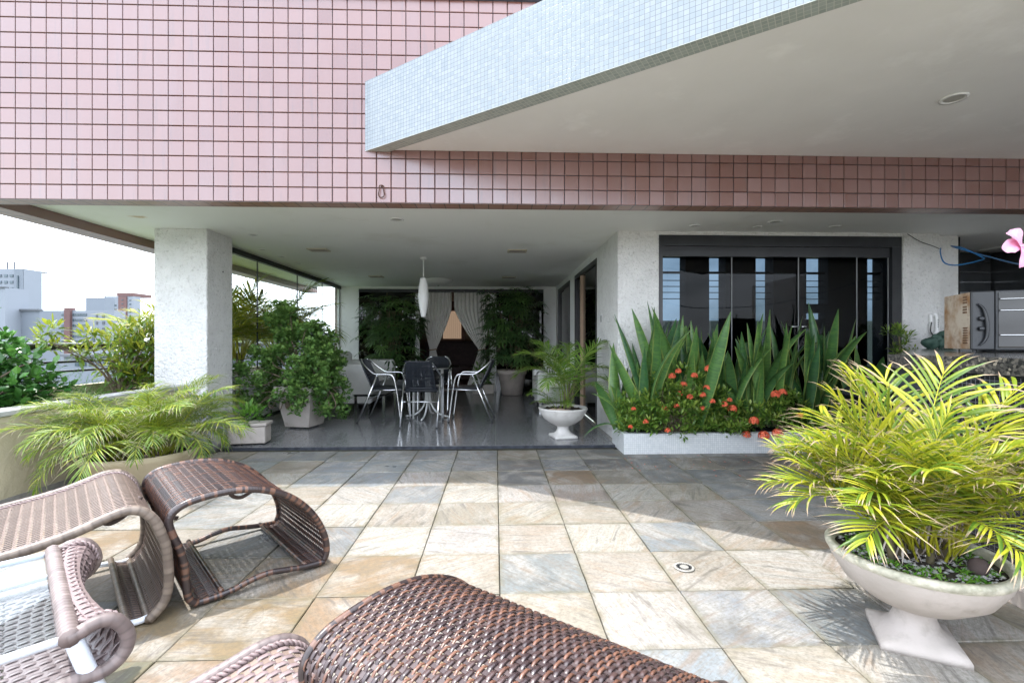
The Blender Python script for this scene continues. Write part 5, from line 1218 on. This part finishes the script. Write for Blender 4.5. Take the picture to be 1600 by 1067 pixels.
bistro('aluminium chair behind the round table facing the terrace', (-.95, 7.95, F_), radians(-92))
tt_ = thing('round_table', 'round table with dark glass top and white tubular legs', 'table', (-.99, 6.98, F_))
MB().lathe([(0, .742), (.46, .742), (.465, .747), (.46, .754), (0, .754)], 48).build('glass_top', 'glass_black', tt_)
MB().tube([(.30 * cos(a * pi / 16), .30 * sin(a * pi / 16), .728) for a in range(32)], .0135, 8, True).build('ring', 'white_plastic', tt_, True)
for k in range(4):
    a = pi / 4 + k * pi / 2 + .15
    MB().tube([(.29 * cos(a), .29 * sin(a), .72), (.29 * cos(a), .29 * sin(a), .02)], .014, 9).build('leg', 'white_plastic', tt_, True)
    MB().tube(smooth_path([(.03 * cos(a + .5), .03 * sin(a + .5), .70), (.03 * cos(a + .5), .03 * sin(a + .5), .32), (.07 * cos(a + .5), .07 * sin(a + .5), .16), (.18 * cos(a + .5), .18 * sin(a + .5), .05), (.33 * cos(a + .5), .33 * sin(a + .5), .014)], 5), .013, 8).build('curved_foot', 'white_plastic', tt_, True)
tag(MB().cbox(-.1, .1, -.07, .07, 0, .012, .002).build('paper_napkins', 'paper', None, loc=(-1.0, 6.85, F_ + .7545), rot=(0, 0, .3)), 'white paper lying on the round glass table', 'paper')

def sofa(label, loc, rz, l, d, hb, ha):
    t = thing('white_sofa', label, 'sofa', loc, rz)
    MB().cbox(0, d, .16, l - .16, .12, .40, .02).build('base', 'white_leather', t)
    MB().cbox(0, .22, .165, l - .165, .401, hb, .05).build('backrest', 'white_leather', t, True)
    n = 2 if l > 1.2 else 1
    for i in range(n): MB().cbox(.222, d + .01, .165 + (l - .33) * i / n + .003, .165 + (l - .33) * (i + 1) / n - .003, .402, .50, .03).build('seat_cushion', 'white_leather', t, True)
    MB().cbox(0, d, 0, .158, .1, ha, .03).build('arm', 'white_leather', t, True); MB().cbox(0, d, l - .158, l, .1, ha, .03).build('arm', 'white_leather', t, True)
    for x in (.06, d - .06):
        for y in (.06, l - .06): MB().box(x - .02, x + .02, y - .02, y + .02, 0, .1).build('foot', 'chrome', t)
    return t
sofa('white sofa against the glass wall at the back left of the lounge', (-3.02, 7.62, F_), 0, 1.95, 1.02, .92, .76)
sofa('pale armchair by the sliding doors behind the small pedestal bowl', (1.30, 8.75, F_), pi, 1.0, .62, .72, .62)
t = thing('coffee_table', 'low dark glass table in front of the white sofa', 'table', (-2.05, 8.0, F_))
MB().cbox(-.2, .3, -.4, .5, .24, .27, .005).build('top', 'glass_black', t)
for x in (-.17, .27):
    for y in (-.37, .47): MB().box(x - .02, x + .02, y - .02, y + .02, 0, .239).build('leg', 'chrome', t)

pd = thing('pendant_lamp', 'white elongated pendant lamp hanging over the round table', 'lamp', (-1.05, 6.95, 2.355))
MB().lathe([(.05, 0), (.05, -.015), (.03, -.03), (.008, -.032), (.008, -.3)], 20).build('canopy', 'white_plastic', pd, True)
b = MB(); pr = []
for i in range(30):
    u = i / 29; pr.append((.032 + .042 * sin(pi * min(1, u * .9 + .1)) * (1 + (.03 if i % 2 else -.0)), -.30 - .565 * u))
b.lathe([(.0, -.298)] + pr + [(.0, -.866)], 24); b.build('shade', 'white_plastic', pd, True)
t = thing('ceiling_lamp', 'shallow white glass bowl lamp under the lounge ceiling', 'lamp', (-1.13, 9.42, 2.355))
MB().lathe([(.3, 0), (.29, -.03), (.2, -.085), (.08, -.105), (0, -.108)], 32).build('bowl', 'white_plastic', t, True); MB().lathe([(.02, -.1), (.02, -.125), (0, -.128)], 12).build('finial', 'chrome', t, True)

def curtain(label, xa, xb, tie, loc):
    t = thing('curtain', label, 'curtain', loc); b = MB(); NX, NZ = 70, 34; vs = []; fs = []
    for j in range(NZ + 1):
        v = j / NZ; z = 2.22 * (1 - v); k = max(0, 1 - abs(z - .93) / .95) if z > .93 else max(0.45, 1 - (.93 - z) / .93 * .55)
        k = k ** 1.3 if z > .93 else k
        a = xa + (tie - .07 - xa) * k; c = xb + (tie + .07 - xb) * k
        for i in range(NX + 1):
            u = i / NX; vs.append((a + (c - a) * u, .035 * (1 - .4 * k) * sin(u * 2 * pi * 9 + .8 * sin(3 * u + v)) + .01 * sin(17 * u), z))
    for j in range(NZ):
        for i in range(NX): q = j * (NX + 1) + i; fs.append((q, q + 1, q + NX + 2, q + NX + 1))
    b.add(vs, fs); b.build('drape', 'curtain', t, True)
    MB().tube([(tie + .085 * cos(a * pi / 8), .055 * sin(a * pi / 8), .93 + .012 * cos(a * pi / 8)) for a in range(16)], .013, 6, True).build('tie_back', 'rope', t, True)
    return t
curtain('grey curtain tied back on the left of the doorway behind the table', -1.66, -.98, -1.40, (0, 10.66, .02))
curtain('grey curtain tied back on the right of the doorway behind the table', -.93, -.13, -.30, (0, 10.66, .02))

dn = thing('floor_drain', 'round white slotted drain set in a terrace slab', 'drain', (.944, 2.34, .003))
MB().lathe([(.05, 0), (.05, .004), (.043, .005), (.040, .003), (0, .003)], 28).build('frame', 'drain_white', dn, True)
for k in range(24):
    a = k * pi / 12; MB().box(-.0017, .0017, .022, .038, .0034, .0052).build('slot', 'black_frame', dn, rot=(0, 0, a))

# ------------------------------------------------------------------ the city beyond the railing
def pxy(px, d): a = (px - 800) / 740; return ((a * .99939 + .0349) * d, (.99939 - a * .0349) * d)
def building(label, px0, px1, ytop, d, mat, depth=20, rot=0, zb=-26):
    x0, y0 = pxy(px0, d); x1, y1 = pxy(px1, d); w = math.hypot(x1 - x0, y1 - y0); top = 1.133 + (533.5 - ytop) / 740 * d
    t = thing('office_building', label, 'building', (x0, y0, zb), atan2(y1 - y0, x1 - x0) + rot)
    MB().box(0, w, 0, min(depth, 4.5), 0, top - zb).build('wall', mat, t)
    s = d / 740.0
    def part(nm, a, b_, ya, yb, m, off=.15, dp=.4):
        ux0 = (a - px0) / (px1 - px0) * w; ux1 = (b_ - px0) / (px1 - px0) * w
        return MB().box(ux0, ux1, -off, -off + dp, 1.133 + (533.5 - yb) * s - zb, 1.133 + (533.5 - ya) * s - zb).build(nm, m, t)
    return t, part, w, top - zb
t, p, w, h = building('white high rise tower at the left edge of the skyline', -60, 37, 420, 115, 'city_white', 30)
for y in (429, 439, 449, 459, 469):
    for a_ in range(-56, 20, 9): p('window', a_, a_ + 5, y, y + 4, 'city_glass')
for a_ in (-30, 3, 14): p('antenna', a_, a_ + .4, 408, 420, 'city_grey', -1, .4)
p('side_face', 24, 37, 420.5, 560, 'city_pale', .3, .2); p('window_strip', 29.5, 31.5, 431, 478, 'city_glass', .5, .3); p('roof_tank', 12, 24, 418, 420, 'city_grey', -2, 6)
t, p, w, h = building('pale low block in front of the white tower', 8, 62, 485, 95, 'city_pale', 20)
for a, b_, y in ((10, 26, 500), (10, 17, 521), (19, 32, 521)):
    q = p('window', a, b_, y, y + 6.5, 'city_glass')
p('parapet', 7, 63, 483, 486, 'city_grey', .4, 1.0)
t, p, w, h = building('bright white slab at the very left edge of the skyline', -40, 8, 449, 92, 'city_white', 18)
p('parapet', -40, 8, 448, 450, 'city_grey', .3, 1.0)
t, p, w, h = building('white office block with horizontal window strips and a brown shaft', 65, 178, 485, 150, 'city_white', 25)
for k in range(7):
    y = 490 + k * 8.4
    for (a, b_) in ((66, 103), (114, 136)): 
        n = 9 if b_ < 110 else 5
        for i in range(n): p('window', a + (b_ - a) * i / n + .25, a + (b_ - a) * (i + 1) / n - .1, y, y + 3.6, 'city_glass')
p('shaft', 104, 113, 481, 580, 'city_brick', .9, 2.0)
for y in (505, 515, 525): p('window', 150, 153, y - 13, y - 8, 'city_grey'); p('window', 160, 164, y - 13, y - 8, 'city_grey')
p('door_panel', 144, 148, 523, 534, 'city_glass', .3, .2)
t, p, w, h = building('plain pale block behind the window strip offices', 134, 164, 465, 190, 'city_pale', 20)
p('antenna', 153, 153.4, 456, 466, 'city_grey', -3, .4)
t, p, w, h = building('white and red brick apartment tower on the skyline', 163, 208, 463, 230, 'city_white', 25)
for k in range(7):
    y = 469 + k * 5.2; p('balcony', 164, 178, y, y + 2.6, 'city_glass', .3, .4); p('balcony_rail', 164, 178, y + 2.8, y + 4.2, 'city_pale', .8, .8)
p('brick_panel', 186, 199, 463.5, 520, 'city_brick', .5, .6); p('brick_cap', 183, 208, 457.5, 462.8, 'city_brick', .2, 12)
for k in range(8):
    y = 468 + k * 6; p('window', 202, 205, y, y + 2.6, 'city_glass'); p('window', 191.5, 194, y, y + 1.6, 'city_glass', .7, .2); p('window', 179, 182, y + 8, y + 10.5, 'city_glass')
t, p, w, h = building('low grey roofed building below the railing', 100, 260, 556, 80, 'city_pale', 12)
for i in range(12): p('window', 118 + i * 11, 124 + i * 11, 562, 572, 'city_glass')
for a_ in (110, 150, 200): p('roof_box', a_, a_ + 14, 549, 556, 'city_white', -1, 3)
p('roof_edge', 98, 262, 553, 557, 'city_grey', 1.0, 2.0)
t, p, w, h = building('grey low building seen through the glass wall', 300, 520, 520, 120, 'city_grey', 20)
for i in range(14): p('window', 304 + i * 15, 312 + i * 15, 530, 542, 'city_glass')
